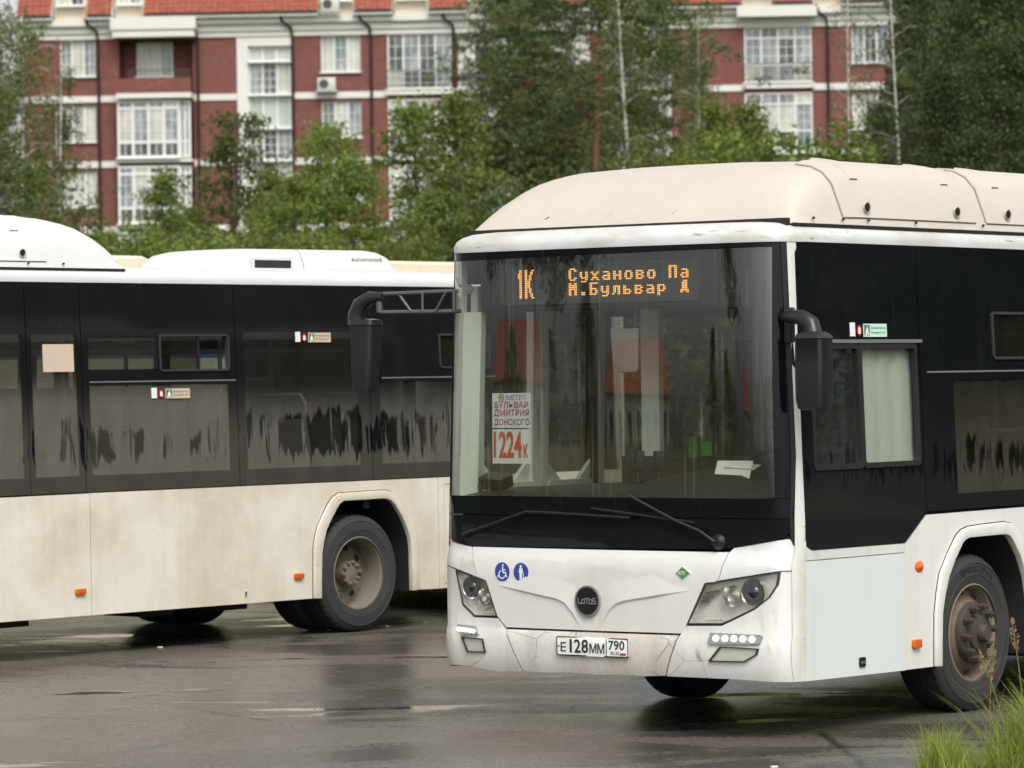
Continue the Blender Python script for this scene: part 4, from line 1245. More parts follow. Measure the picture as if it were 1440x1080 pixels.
# ------------------------------------------------------------------ grass and stalks
def blades(n, place, hgt, w, lean_, segs=3, seed=1):
    r = np.random.default_rng(seed)
    V, Fc = [], []
    for i in range(n):
        x, y = place(r)
        h = hgt * r.uniform(.45, 1.15); a = r.uniform(0, 2 * math.pi); l = lean_ * r.uniform(.15, 1.2) * h
        wa = r.uniform(0, math.pi); dx, dy = math.cos(wa) * w / 2, math.sin(wa) * w / 2
        o = len(V)
        for s_ in range(segs + 1):
            t = s_ / segs; ww = (1 - t ** 1.6) + .04
            px, py, pz = x + math.cos(a) * l * t * t, y + math.sin(a) * l * t * t, -.02 + h * t * (1 - .18 * t * lean_)
            V += [(px - dx * ww, py - dy * ww, pz), (px + dx * ww, py + dy * ww, pz)]
        for s_ in range(segs):
            q = o + 2 * s_
            Fc.append((q, q + 1, q + 3, q + 2))
    m = MB(); m.v, m.f = V, Fc
    return m
def tuft(cx_, cy_, rx, ry):
    def f(r):
        while True:
            a, b = r.normal(0, .5), r.normal(0, .5)
            if a * a + b * b < 1.4: return cx_ + a * rx, cy_ + b * ry
    return f
g = blades(1500, tuft(3.12, 19.4, .44, .45), .53, .010, .55, 4, 1)
for args in ((800, tuft(2.74, 19.25, .30, .3), .50, .008, .6, 4, 2), (420, tuft(2.16, 19.0, .12, .2), .33, .006, .5, 4, 3), (300, tuft(2.40, 19.2, .25, .25), .22, .006, .9, 4, 4),
             (1600, tuft(4.7, 19.4, 1.2, 1.0), .55, .011, .5, 4, 5), (900, tuft(3.2, 18.3, .55, .5), .42, .010, .5, 4, 6)):
    q = blades(*args); g.add(q.v, q.f)
kind(g.build('grass', 'grass_blade', None, 0, recalc=False), 'stuff')
def verge(r):
    t = r.uniform(0, 1); i = r.integers(4, len(edge) - 4)
    a, b = edge[i], edge[i + 1]
    return a[0] + (b[0] - a[0]) * t + r.normal(0, .1), a[1] + (b[1] - a[1]) * t + abs(r.normal(.25, .8))
g = blades(9000, verge, .22, .018, .7, 2, 8)
kind(g.build('grass', 'grass_dark', None, 0, recalc=False), 'stuff')

# dry stalks with feathery heads in the tuft
stalk_specs = [(2.70, 18.15, .74, .10, .0), (2.58, 18.2, .66, -.05, .1), (2.50, 18.25, .52, -.13, .1), (2.76, 18.3, .80, .13, .0), (2.87, 18.1, .78, -.10, .05), (2.62, 18.0, .60, .02, .0),
               (2.40, 18.3, .56, .02, -.05), (2.95, 18.3, .96, -.04, .0), (3.05, 18.2, .62, -.16, .0), (2.82, 18.4, .50, .22, .0)]
STALK = ['dry stalk leaning right, its head before the lower part of the front wheel rim', 'dry stalk leaning slightly left in the tuft, third from the left', 'short dry stalk bent far left, at the left of the tuft',
         'tall dry stalk leaning right beside the tallest one', 'dry stalk leaning left behind the tallest stalk', 'upright dry stalk in the front of the grass tuft', 'short upright stalk at the far left of the grass tuft',
         'tallest dry stalk, its seed head rising before the wheel arch of the front bus', 'dry stalk bent left at the right edge of the frame', 'low dry stalk bent strongly right over the green blades']
for i, (x, y, h, lx, ly) in enumerate(stalk_specs):
    t = thing('dry_grass_stalk', STALK[i], 'grass stalk', (x + .03, y + 1.0, -.02), 0, 'dry stalks in the grass tuft')
    h *= 1.18
    pts = [(lx * q * q, ly * q * q, h * q) for q in (0, .25, .5, .75, 1)]
    m = MB(); m.tube(pts, [.0028, .0026, .0023, .002, .0014], 5); m.build('stem', 'grass_dry', t)
    r = random.Random(i); m = MB()
    top = Vector(pts[-1]); dirv = (top - Vector(pts[-2])).normalized()
    for j in range(70):
        q = r.uniform(-.15, .02); c = top + dirv * q
        a = r.uniform(0, 6.28); sp = .022 * (1 - abs((q + .07) / .09)) + .004
        e = c + Vector((math.cos(a) * sp, math.sin(a) * sp, r.uniform(.006, .02)))
        w_ = Vector((r.uniform(-1, 1), r.uniform(-1, 1), r.uniform(-1, 1))) * .004
        m.add([c, e + w_, e * 1.0 + dirv * .012, e - w_], [(0, 1, 2, 3)])
    m.build('seed_head', 'grass_dry', t, 0, recalc=False)

# ------------------------------------------------------------------ trees
def mesh_from_arrays(name, V, n_quads):
    me = bpy.data.meshes.new(name)
    me.vertices.add(len(V)); me.vertices.foreach_set('co', V.astype(np.float32).ravel())
    me.loops.add(n_quads * 4); me.loops.foreach_set('vertex_index', np.arange(n_quads * 4, dtype=np.int32))
    me.polygons.add(n_quads); me.polygons.foreach_set('loop_start', np.arange(0, n_quads * 4, 4, dtype=np.int32))
    me.update(); me.validate()
    return me

def leaf_cloud(C, size, rng, droop=0., flat=.0):
    n = len(C)
    d = rng.normal(size=(n, 3)); d[:, 2] -= droop; d /= np.linalg.norm(d, axis=1)[:, None]
    e = rng.normal(size=(n, 3)); e[:, 2] *= (1 - flat)
    e -= d * (e * d).sum(1)[:, None]; e /= np.linalg.norm(e, axis=1)[:, None]
    s = size * rng.uniform(.6, 1.35, size=(n, 1))
    V = np.empty((n, 4, 3))
    V[:, 0] = C - d * s * .55; V[:, 1] = C + e * s * .38; V[:, 2] = C + d * s * .6; V[:, 3] = C - e * s * .38
    return V.reshape(-1, 3), n

def make_tree(name, spec, seed):
    """returns (trunk mesh object data, crown mesh data)"""
    r = random.Random(seed); rng = np.random.default_rng(seed)
    H = spec['h']; tm = MB(); C = []
    stems = spec.get('stems', 1)
    for s_ in range(stems):
        a0 = r.uniform(0, 6.28); sp = spec.get('spread', .0) if stems > 1 else .15
        hs_ = H * r.uniform(.82, 1.) if s_ else H
        tx, ty = math.cos(a0 + s_ * 2.1) * sp, math.sin(a0 + s_ * 2.1) * sp
        npt = 9
        path = []
        wx, wy = r.uniform(-.2, .2), r.uniform(-.2, .2)
        for i in range(npt):
            t = i / (npt - 1)
            path.append(Vector((tx * t * hs_ * .35 + wx * math.sin(t * 4 + s_), ty * t * hs_ * .35 + wy * math.sin(t * 5), t * hs_)))
        tr = spec['tr'] * (1 if not s_ else .75)
        tm.tube(path, [tr * (1.15 - 1.0 * (i / (npt - 1)) ** .9) + .01 for i in range(npt)], 8)
        def at_h(t):
            q = t * (npt - 1); i = min(int(q), npt - 2); return path[i].lerp(path[i + 1], q - i)
        nl = spec['limbs'] // stems
        for i in range(nl):
            t = spec['cb'] + (1 - spec['cb']) * ((i + r.random()) / nl) ** spec.get('dist', .9)
            base = at_h(min(t, .985))
            L = spec['rad'](max(0., (t - spec['cb']) / (1 - spec['cb']))) * r.uniform(.55, 1.2)
            az = i * 2.39996 + r.uniform(-.5, .5)
            up = spec['up'] * r.uniform(.6, 1.3) * (1 - .3 * t)
            pts = []; nseg = 5; droop = spec['droop']
            for q in range(nseg + 1):
                f = q / nseg
                pts.append(base + Vector((math.cos(az + .3 * f * r.uniform(-1, 1)) * L * f, math.sin(az) * L * f, L * (up * f - droop * f * f * f) + r.uniform(-.05, .05) * L)))
            tm.tube(pts, [max(.008, tr * .34 * (1 - t * .6) * (1 - .85 * q / nseg)) for q in range(nseg + 1)], 4, False)
            # side twigs
            for j in range(spec['twigs']):
                f = r.uniform(.25, 1.02) ** .8
                q = min(f, .999) * nseg; ii = int(q); p = pts[ii].lerp(pts[ii + 1], q - ii)
                d = Vector((r.gauss(0, 1), r.gauss(0, 1), r.gauss(.1, .6))).normalized() * (L * .22 + .15) * r.uniform(.4, 1.2)
                e = p + d
                if spec.get('hang'):
                    hl = spec['hang'] * r.uniform(.3, 1.)
                    m_ = spec['leaves']
                    tt = rng.random((m_, 1))
                    seg = np.array(e)[None] + tt * np.array([[r.uniform(-.15, .15), r.uniform(-.15, .15), -hl]])
                    C.append(seg + rng.normal(0, spec['sig'], (m_, 3)))
                else:
                    m_ = spec['leaves']
                    C.append(np.array(e)[None] + rng.normal(0, spec['sig'], (m_, 3)) * np.array([[1.15, 1.15, spec.get('flat', .75)]]))
    C = np.concatenate(C)
    C[:, 2] = np.maximum(C[:, 2], .1)
    V, n = leaf_cloud(C, spec['ls'], rng, spec.get('ldroop', .2))
    me = mesh_from_arrays('crown', V, n)
    me.materials.append(MAT[spec['leaf']])
    crown = bpy.data.objects.new('crown', me); COL.objects.link(crown)
    trunk = tm.build('trunk', spec['bark'], None, 60)
    root = bpy.data.objects.new(name, None); COL.objects.link(root)
    crown.parent = root; trunk.parent = root
    return root

def ell(rm, top=.15):
    return lambda t: rm * (math.sin(math.pi * min(1, .12 + .88 * t) ** .8) * .85 + .15) * (1 if t < .9 else .8)
SPEC = {
 'birch':  dict(h=13., tr=.11, cb=.16, limbs=54, rad=lambda t: 2.5 * (1 - .72 * t) + .25, up=.75, droop=.35, twigs=8, leaves=30, sig=0.085, ls=0.085, hang=1.1, leaf='leaf_birch', bark='bark_birch', ldroop=.8),
 'birch_twin': dict(h=13., tr=.10, cb=.22, limbs=50, stems=2, spread=.16, rad=lambda t: 1.9 * (1 - .7 * t) + .25, up=.8, droop=.3, twigs=7, leaves=28, sig=0.085, ls=0.085, hang=.9, leaf='leaf_birch', bark='bark_birch', ldroop=.8),
 'young':  dict(h=8., tr=.07, cb=.05, limbs=56, rad=lambda t: 1.75 * (1 - t) ** .75 + .25, up=.75, droop=.12, twigs=6, leaves=27, sig=0.135, ls=0.095, leaf='leaf_young', bark='bark_grey'),
 'willow': dict(h=8., tr=.08, cb=.04, limbs=60, stems=3, spread=.20, rad=lambda t: 1.9 * (1 - t) ** .6 + .3, up=.9, droop=.3, twigs=6, leaves=28, sig=0.135, ls=0.09, leaf='leaf_green', bark='bark_grey'),
 'maple':  dict(h=9., tr=.10, cb=.08, limbs=56, rad=lambda t: 2.2 * math.sin(math.pi * (.18 + .80 * t)) + .3, up=.6, droop=.15, twigs=6, leaves=34, sig=0.17, ls=0.105, leaf='leaf_young', bark='bark_grey'),
 'pine':   dict(h=18., tr=.17, cb=0.56, limbs=80, rad=lambda t: 3.9 * math.sin(math.pi * (.30 + .62 * t)) + .5, up=.35, droop=.18, twigs=8, leaves=62, sig=0.17, ls=0.1, flat=.5, leaf='leaf_pine', bark='bark_pine', ldroop=-.3),
 'alder':  dict(h=17., tr=.20, cb=.06, limbs=110, rad=lambda t: 3.3 * math.sin(math.pi * (.22 + .74 * t)) + .5, up=.55, droop=.2, twigs=8, leaves=44, sig=0.24, ls=0.125, leaf='leaf_dark', bark='bark_grey'),
 'oak':    dict(h=10., tr=.17, cb=.06, limbs=80, rad=lambda t: 2.9 * math.sin(math.pi * (.25 + .72 * t)) + .4, up=.5, droop=.2, twigs=7, leaves=42, sig=0.21, ls=0.12, leaf='leaf_green', bark='bark_grey'),
 'bare':   dict(h=16., tr=.085, cb=.30, limbs=40, rad=lambda t: 1.7 * (1 - .7 * t) + .2, up=.8, droop=.25, twigs=5, leaves=11, sig=.12, ls=0.085, hang=.6, leaf='leaf_birch', bark='bark_birch', ldroop=.6),
 'bush':   dict(h=5.4, tr=.04, cb=.02, limbs=80, stems=5, spread=.30, rad=lambda t: 2.0 * (1 - t) ** .5 + .25, up=.7, droop=.2, twigs=6, leaves=30, sig=0.14, ls=.085, leaf='leaf_young', bark='bark_grey'),
}
PROTO, USED = {}, set()
def px_at(px, D, py=None):
    X = (px - 720) / F_PX * D
    yh = 522.9 + (-.01356) * (px - 720)
    return X, (CAM_H + (yh - py) / F_PX * D) if py is not None else None
TW = {'birch': 'birch tree', 'birch_twin': 'birch tree', 'young': 'young tree', 'willow': 'willow tree', 'maple': 'maple tree', 'pine': 'pine tree', 'alder': 'alder tree', 'oak': 'broadleaf tree', 'bare': 'birch tree', 'bush': 'bush'}
def tree(kind_, px, D, py, label, var=0, rz=0., wide=1., group='trees between the buses and the brick building', sink=0.):
    """a tree at picture column px, D metres off, with its top at picture row py"""
    key = (kind_, var)
    if key not in PROTO: PROTO[key] = make_tree(TW[kind_].replace(' ', '_'), SPEC[kind_], 100 + 17 * len(PROTO))
    root = PROTO[key] if key not in USED else clone(PROTO[key])
    USED.add(key)
    X, Z = px_at(px, D, py)
    s = Z / SPEC[kind_]['h']
    root.location = (X, D, -.05); root.rotation_euler = (0, 0, rz); root.scale = (s * wide, s * wide, s)
    tag(root, label, 'bush' if kind_ == 'bush' else 'tree', group)
    return root
# ------------------------------------------------------------------ brick apartment building
def wall_materials():
    k = NT('brick_red')
    x = k.n('ShaderNodeTexBrick')
    mp = k.n('ShaderNodeMapping'); k.put(mp.inputs['Vector'], k.oc()); mp.inputs['Rotation'].default_value = (math.pi / 2, 0, 0)
    sp = k.sep(); cb = k.n('ShaderNodeCombineXYZ'); k.put(cb.inputs[0], k.math('ADD', sp[0], sp[1])); k.put(cb.inputs[1], sp[2])
    k.put(x.inputs['Vector'], cb.outputs[0])
    x.inputs['Scale'].default_value = 1.; x.inputs['Brick Width'].default_value = .26; x.inputs['Row Height'].default_value = .077; x.inputs['Mortar Size'].default_value = .010
    k.put(x.inputs['Color1'], (.105, .026, .022)); k.put(x.inputs['Color2'], (.19, .056, .040)); k.put(x.inputs['Mortar'], (.19, .115, .10))
    c = k.mixc(k.mul(k.ramp(k.noise((3.4, 3.4, 6.), 6, .75), .38, .62), .85), x.outputs['Color'], (.185, .062, .048))
    c = k.mixc(k.mul(k.ramp(k.noise((3, 3, 3), 5, .7), .56, .72), .45), c, (.32, .22, .19))
    MAT['brick_red'] = k.done(k.pbr(c, .85))
    simple('render_white', (.66, .645, .60), .85, var=.06, sc=(.8, .8, .4))
    simple('render_cream', (.68, .60, .48), .85, var=.06)
    simple('window_frame_white', (.70, .70, .68), .5)
    simple('pipe_brown', (.020, .014, .013), .5)
    simple('rail_dark', (.06, .055, .055), .5)
    k = NT('roof_tile')
    MAT['roof_tile'] = k.done(k.pbr(k.mixc(k.ramp(k.noise((4, 4, 4), 5, .7), .3, .7), (.19, .042, .022), (.31, .082, .042)), .6))
    for nm, a, b, r in (('pane_painted_sky', (.13, .16, .17), (.33, .36, .35), .06), ('pane_curtain', (.38, .39, .34), (.55, .55, .48), .10), ('pane_dim', (.025, .03, .03), (.12, .13, .125), .05), ('pane_green', (.36, .42, .36), (.46, .50, .44), .08)):  # sky panes: pale reflected sky is painted into the base colour
        k = NT(nm)
        MAT[nm] = k.done(k.pbr(k.mixc(k.ramp(k.noise((1.7, 1.7, .8), 4, .6), .35, .65), a, b), r, 0, k.bump(k.noise((.9, .9, .9), 2), .05, .05), .7))
    simple('ac_white', (.55, .55, .52), .5)
wall_materials()
BA = math.radians(-3.0)
bld = thing('apartment_building', 'long red brick apartment building with white window bays and red tiled mansard roof', 'building', (0, 175, 0), BA)
fb = lambda u, v, d: (u, d, v)
FLOOR = [16.23, 13.16, 10.09, 7.02, 3.95]
wr = random.Random(11)
PANES = ['pane_painted_sky', 'pane_curtain', 'pane_dim', 'pane_painted_sky', 'pane_curtain']
def bwindow(x0, x1, z0, z1, cols, rows, y=.16, grid=(2, 3), mats=None, parent=bld, fw=.07):
    """white frame with mullions and glazing bars; every light is a pane of its own"""
    f = MB()
    f.box(x0, x1, y - .05, y + .06, z0, z0 + fw); f.box(x0, x1, y - .05, y + .06, z1 - fw, z1)
    f.box(x0, x0 + fw, y - .048, y + .058, z0 + fw, z1 - fw); f.box(x1 - fw, x1, y - .048, y + .058, z0 + fw, z1 - fw)
    cw = (x1 - x0) / cols
    zs = [z0] + [z0 + (z1 - z0) * q for q in rows] + [z1]
    for i in range(1, cols): f.box(x0 + i * cw - fw * .6, x0 + i * cw + fw * .6, y - .046, y + .056, z0 + fw, z1 - fw)
    for z in zs[1:-1]: f.box(x0 + fw, x1 - fw, y - .042, y + .052, z - fw * .6, z + fw * .6)
    for i in range(cols):
        for j in range(len(zs) - 1):
            gx, gz = grid if (zs[j + 1] - zs[j]) > .8 else (grid[0], 1)
            a, b = x0 + i * cw, x0 + (i + 1) * cw
            for q in range(1, gx): f.box(a + (b - a) * q / gx - .014, a + (b - a) * q / gx + .014, y - .02, y + .02, zs[j] + .03, zs[j + 1] - .03)
            for q in range(1, gz): f.box(a + .03, b - .03, y - .018, y + .018, zs[j] + (zs[j + 1] - zs[j]) * q / gz - .014, zs[j] + (zs[j + 1] - zs[j]) * q / gz + .014)
    f.box(x0 - .06, x1 + .06, y - .30, y - .05, z0 - .06, z0 - .005)
    w = f.build('window', 'window_frame_white', parent, 0, recalc=False)
    for i in range(cols):
        for j in range(len(zs) - 1):
            MB().box(x0 + i * cw + .02, x0 + (i + 1) * cw - .02, y + .008, y + .030, zs[j] + .02, zs[j + 1] - .02).build('pane', (mats[j] if mats else None) or wr.choice(PANES), w, 0, recalc=False)
    return w
holes = []
XL, XRR = -22.9, 27.5
cols_win = [(-21.05, -19.38), (-8.75, -6.88), (2.0, 3.85), (16.0, 17.75), (24.2, 25.9)]
cols_bay = [(-5.62, -2.64), (-2.30, .60), (4.6, 7.6), (11.03, 14.15), (19.6, 22.6)]
for k_, z in enumerate(FLOOR):
    for a, b in cols_win: holes.append((a, b, z, z + 1.72))
    for a, b in cols_bay: holes.append((a, b, z - .86, z + 1.76))
    holes.append((-18.27, -14.76, z - .85, z + 1.70))
holes.append((-12.69, -10.16, 2.0, 17.9))
panel(rect(XL, XRR, -.3, 17.95), fb, .40, holes=holes).build('wall', 'brick_red', bld, 0)
MB().box(XL, XL + .3, .41, 13, -.3, 17.95).build('wall', 'brick_red', bld, 0)
MB().box(XRR - .3, XRR, .41, 13, -.3, 17.95).build('wall', 'brick_red', bld, 0)
MB().box(XL, XRR, 12.9, 13.2, -.3, 17.95).build('wall', 'brick_red', bld, 0)
MB().box(XL + .3, XRR - .3, 1.3, 1.5, -.3, 17.9).build('inner_wall', 'brick_red', bld, 0)
# floor bands, butted between the bays
xs_cut = sorted([(-18.29, -14.74), (-12.71, -10.14)] + [(a - .02, b + .02) for a, b in cols_bay])
segs, x = [], XL - .05
for a, b in xs_cut: segs.append((x, a)); x = b
segs.append((x, XRR + .05))
for k_ in range(5):
    z0 = 15.0 - 3.07 * k_
    for a, b in segs:
        MB().box(a, b, -.07, -.002, z0, z0 + .30).build('floor_band', 'render_white', bld, 0)
# cornice in three steps
c = MB()
for z0, z1, d in ((17.952, 18.22, -.10), (18.222, 18.55, -.20), (18.552, 18.86, -.42)): c.box(XL - .1, XRR + .1, d, .5, z0, z1)
c.box(-18.5, -14.5, -1.0, -.425, 18.30, 18.86); c.box(-18.42, -14.58, -.92, -.205, 17.96, 18.28); c.box(10.7, 14.4, -.75, -.425, 18.40, 18.86)
c.build('cornice', 'render_white', bld, 0)
for a, b in cols_win:
    for k_, z in enumerate(FLOOR): bwindow(a, b, z, z + 1.72, 3 if b - a > 1.8 else 3, (), grid=(2, 3))
for n_, (a, b) in enumerate(cols_bay):
    for k_, z in enumerate(FLOOR):
        w = bwindow(a, b, z - .84, z + 1.74, 4, (.31, .80) if (k_ or n_ in (3,)) else (.33,), y=.05, grid=(2, 3), mats=None)
        if k_ == 0:
            r_ = MB(); r_.box(a - .02, b + .02, -.26, -.23, z - .02, z + .03); r_.box(a - .02, b + .02, -.26, -.23, z - .74, z - .70)
            for i in range(25): r_.box(a + (b - a) * i / 24 - .011, a + (b - a) * i / 24 + .011, -.255, -.235, z - .70, z - .02)
            r_.build('balcony_rail', 'rail_dark', bld, 0, recalc=False)
        s_ = MB(); s_.box(a - .12, b + .12, -.20, -.002, z - 1.12, z - .865); s_.build('bay_sill', 'render_white', bld, 0)
# loggia on the top floor, glazed bays below it
MB().box(-18.2, -14.85, 1.15, 1.28, 15.36, 17.94).build('loggia_wall', 'brick_red', bld, 0)
bwindow(-17.58, -15.85, 16.24, 17.86, 3, (), y=1.05, grid=(2, 3))
MB().box(-17.58, -17.02, 1.0, 1.1, 15.40, 16.17).build('door_panel', 'window_frame_white', bld, 0)
MB().box(-18.27, -14.76, -.92, -.80, 15.34, 16.02).build('loggia_parapet', 'brick_red', bld, 0)
MB().box(-18.27, -14.76, -.95, .0, 15.10, 15.335).build('loggia_floor', 'render_white', bld, 0)
r_ = MB()
for i in range(22): r_.box(-17.7 + i * .135, -17.68 + i * .135, -.87, -.85, 16.02, 16.38)
r_.box(-17.72, -14.8, -.88, -.84, 16.38, 16.42); r_.build('balcony_rail', 'rail_dark', bld, 0)
for k_, z in enumerate(FLOOR[1:]):
    z0, z1 = z - .83, z + 1.86
    bwindow(-18.27, -15.35, z0, z1, 4, (.27, .86), y=-.62, grid=(2, 3), mats=['pane_dim', None, None], fw=.10)
    # angled return of the bay
    q = MB(); q.box(-15.30, -14.90, -.45, -.35, z0, z1, None); q.build('bay_return', 'pane_painted_sky', bld, 0)
    q = MB()
    for x in (-15.33, -15.11, -14.90): q.box(x - .05, x + .05, -.50, -.30, z0 + .002, z1 - .002)
    for z2 in (z0, z0 + .72, z1 - .40, z1 - .08): q.box(-15.38, -14.85, -.49, -.31, z2 + .003, z2 + .083)
    q.build('bay_frame', 'window_frame_white', bld, 0, recalc=False)
    MB().box(-18.35, -14.78, -.75, -.002, z0 - .22, z0 - .062).build('bay_sill', 'render_white', bld, 0)
    MB().box(-18.27, -15.3, -.40, -.3, z0, z1).build('bay_back', 'pane_dim', bld, 0)
# stair tower glazing in its tall white surround
q = MB(); q.box(-12.69, -12.16, -.10, .30, 2, 17.9); q.box(-12.155, -10.14, -.10, .30, 17.50, 17.9); q.build('stair_surround', 'render_white', bld, 0)
zs = [2.2]
z = 17.46; rows = []
levels = [(16.78, 17.46, 'pane_green'), (15.22, 16.75, None), (13.66, 15.19, 'pane_green'), (12.15, 13.63, None), (10.6, 12.12, 'pane_green'), (9.1, 10.57, None), (7.5, 9.07, 'pane_green'), (4.5, 7.47, None), (2.1, 4.47, 'pane_green')]
for a, b, mt in levels: bwindow(-12.15, -10.18, a, b, 3, (), y=.12, grid=(1, 1) if mt else (2, 4), mats=[mt])
# downpipes
for x in (-19.2, -14.52, -10.05, -6.37, -2.47, 8.6, 14.9, 18.6, 23.4):
    p = MB(); p.tube([(x - .55, -.50, 18.95), (x - .45, -.46, 18.62), (x - .06, -.24, 18.3), (x, -.14, 17.8), (x, -.14, .1)], .07, 7); p.build('downpipe', 'pipe_brown', bld)
# mansard roof: tile slopes between gabled dormers
slopes = [(-22.95, -21.33), (-19.65, -18.47), (-16.96, -8.80), (-7.09, -5.32), (-3.59, -1.86), (-.4, 5.0), (6.6, 10.9), (12.4, 14.2), (15.6, 27.7)]
def tile_slope(a, b, y0=-.75, z0=19.03, up=3.6, run=2.6):
    m = MB(); rows = []
    nx = max(2, int((b - a) / .055)); nr = 15
    prof_ = []
    for j in range(nr):
        for q in (0, 1):
            t = (j + (q * .999)) / nr
            prof_.append((y0 + run * t + 0, z0 + up * t + (.055 if q == 0 else .0)))
    for yy, zz in prof_:
        rows.append([(a + (b - a) * i / nx, yy, zz + .028 * math.sin(2 * math.pi * (a + (b - a) * i / nx) / .30)) for i in range(nx + 1)])
    m.loft(rows, closed=False)
    o = m.build('roof', 'roof_tile', bld, 25)
    q = MB(); q.box(a, b, y0 - .03, y0 + .07, z0 - .08, z0 + .0); q.build('gutter', 'pipe_brown', bld, 0)
    q = MB(); q.box(a - .05, b + .05, y0 + .02, y0 + .30, z0 - .19, z0 - .085); q.build('eave_board', 'render_white', bld, 0)
    q = MB(); q.add([(a, y0 + .1, z0 - .02), (a, y0 + run, z0 + up - .02), (a, y0 + run, z0 - .02), (b, y0 + .1, z0 - .02), (b, y0 + run, z0 + up - .02), (b, y0 + run, z0 - .02)], [(0, 1, 2), (3, 5, 4), (0, 3, 4, 1)]); q.build('roof_side', 'render_white', bld, 0)
for a, b in slopes: tile_slope(a, b)
for (a0, a), (b, b0) in zip(slopes[:-1], slopes[1:]):
    MB().box(a + .05, b - .05, .10, 2.2, 18.862, 23.0).build('dormer', 'render_cream', bld, 0)
    bwindow(a + .18, b - .18, 19.55, 21.4, 2, (), y=.02, grid=(2, 3))
MB().box(XL, XRR, 2.2, 13, 22.6, 22.9).build('roof_deck', 'pipe_brown', bld, 0)
MB().box(XL + .2, XRR - .2, 2.3, 12.8, 17.95, 22.6).build('attic', 'render_cream', bld, 0)
# condensers on the wall
for x, z in ((-8.45, 15.36), (-8.2, 19.05), (12.0, 6.3)):
    yb = -.55 if z < 19 else -.86
    u = MB(); u.box(x - .42, x + .42, yb, yb + .34, z, z + .58); u = u.build('air_conditioner', 'ac_white', bld, bevel=.02)
    q = MB(); q.disc((x - .12, yb - .012, z + .29), (0, 1, 0), .22, .012, 20); q.build('fan', 'rail_dark', u)
    q = MB(); q.box(x - .5, x + .5, yb + .0, yb + .5, z - .07, z - .01); q.build('bracket', 'ac_white', u)
# ------------------------------------------------------------------ place the buses
A_LOC, A_RZ = (1.48963, 20.95862, 0), .926818
B0, B_RZ = Vector((-1.298756, 30.366228, 0)), .857352
ub = Vector((math.cos(B_RZ), math.sin(B_RZ), 0)); vb = Vector((-math.sin(B_RZ), math.cos(B_RZ), 0))
FIN_A = dict(side='paint_side', rear_side='paint_dusty', front='paint_front', hatch='paint_hatch', hood='paint_hood', bumper='paint_bumper', trim='paint_side', roof='paint_header', glaz='glazing_clean', pane='pane_dark', pod='pod_beige', ac='pod_white',
             stickers=[(.916, 2.311, 'exit_mint')])
FIN_B = dict(side='paint_dusty', rear_side='paint_dusty', front='paint_dusty', hatch='paint_dusty', hood='paint_hood', bumper='paint_bumper', trim='paint_dusty', roof='paint_roof', glaz='glazing_dusty', pane='pane_dusty', pod='pod_white', ac='pod_white', ac_text=True, detail=False,
             stickers=[(7.592, 2.395, 'paper_beige'), (5.991, 1.967, 'paper_beige')], paper=True)
FIN_C = dict(side='paint_cream', rear_side='paint_cream', front='paint_cream', hatch='paint_cream', hood='paint_cream', bumper='paint_cream', trim='paint_cream', roof='paint_cream', glaz='glazing_dusty', pane='pane_dark', detail=False, interior=False, solid=True)
bus_a = build_bus('front white city bus facing us with a lit orange route board and beige roof pod', FIN_A, A_LOC, A_RZ)
bus_b = build_bus('left dusty bus seen from its side, with streaked dark windows and white roof pod', FIN_B, tuple(B0 - ub * 8.1), B_RZ)
bus_c = build_bus('cream bus mostly hidden behind the left bus, only its roof showing', FIN_C, tuple(B0 - ub * 1.3 + vb * 6.2), B_RZ)
# low cream roof hatches of the hidden bus
for x0, x1 in ((4.3, 5.7), (8.2, 11.3)):
    m = MB(); m.loft([[(x, 1.25 + s_ * w_, z) for s_, w_, z in ((-1, 1.0, 2.92), (-1, .98, 2.92 + h), (-1, .9, 2.95 + h), (1, .9, 2.95 + h), (1, .98, 2.92 + h), (1, 1.0, 2.92))] for x, h in ((x0, .0), (x0 + .25, .26), (x0 + .5, .36), (x1 - .5, .36), (x1 - .25, .26), (x1, .0))], closed=False)
    m.build('roof_hatch', 'paint_cream', bus_c, 40)

for z0, z1, mt in ((2.0, 2.28, 'paint_cream'), (2.285, 2.37, 'curtain_blue')):
    for x0, x1 in ((.6, 1.5), (1.7, 2.6), (3.0, 3.7), (3.9, 5.1), (5.25, 6.2)):
        panel(rect(x0, x1, z0, z1), lambda u, v, d: f_left(u, v, d - .012), .004).build('side_stripe', mt, bus_c)
def on_bus(p):
    u_ = Vector((math.cos(A_RZ), math.sin(A_RZ), 0)); v_ = Vector((-math.sin(A_RZ), math.cos(A_RZ), 0))
    return Vector(A_LOC) + u_ * p[0] + v_ * p[1] + Vector((0, 0, p[2]))
def lying(name, label, cat, p, shape, mat, group=None, tilt=(0, 0, 0)):
    o = shape.build(name, mat, None, 30)
    o.location = on_bus(p); o.rotation_euler = (tilt[0], tilt[1], A_RZ + tilt[2])
    tag(o, label, cat, group); return o
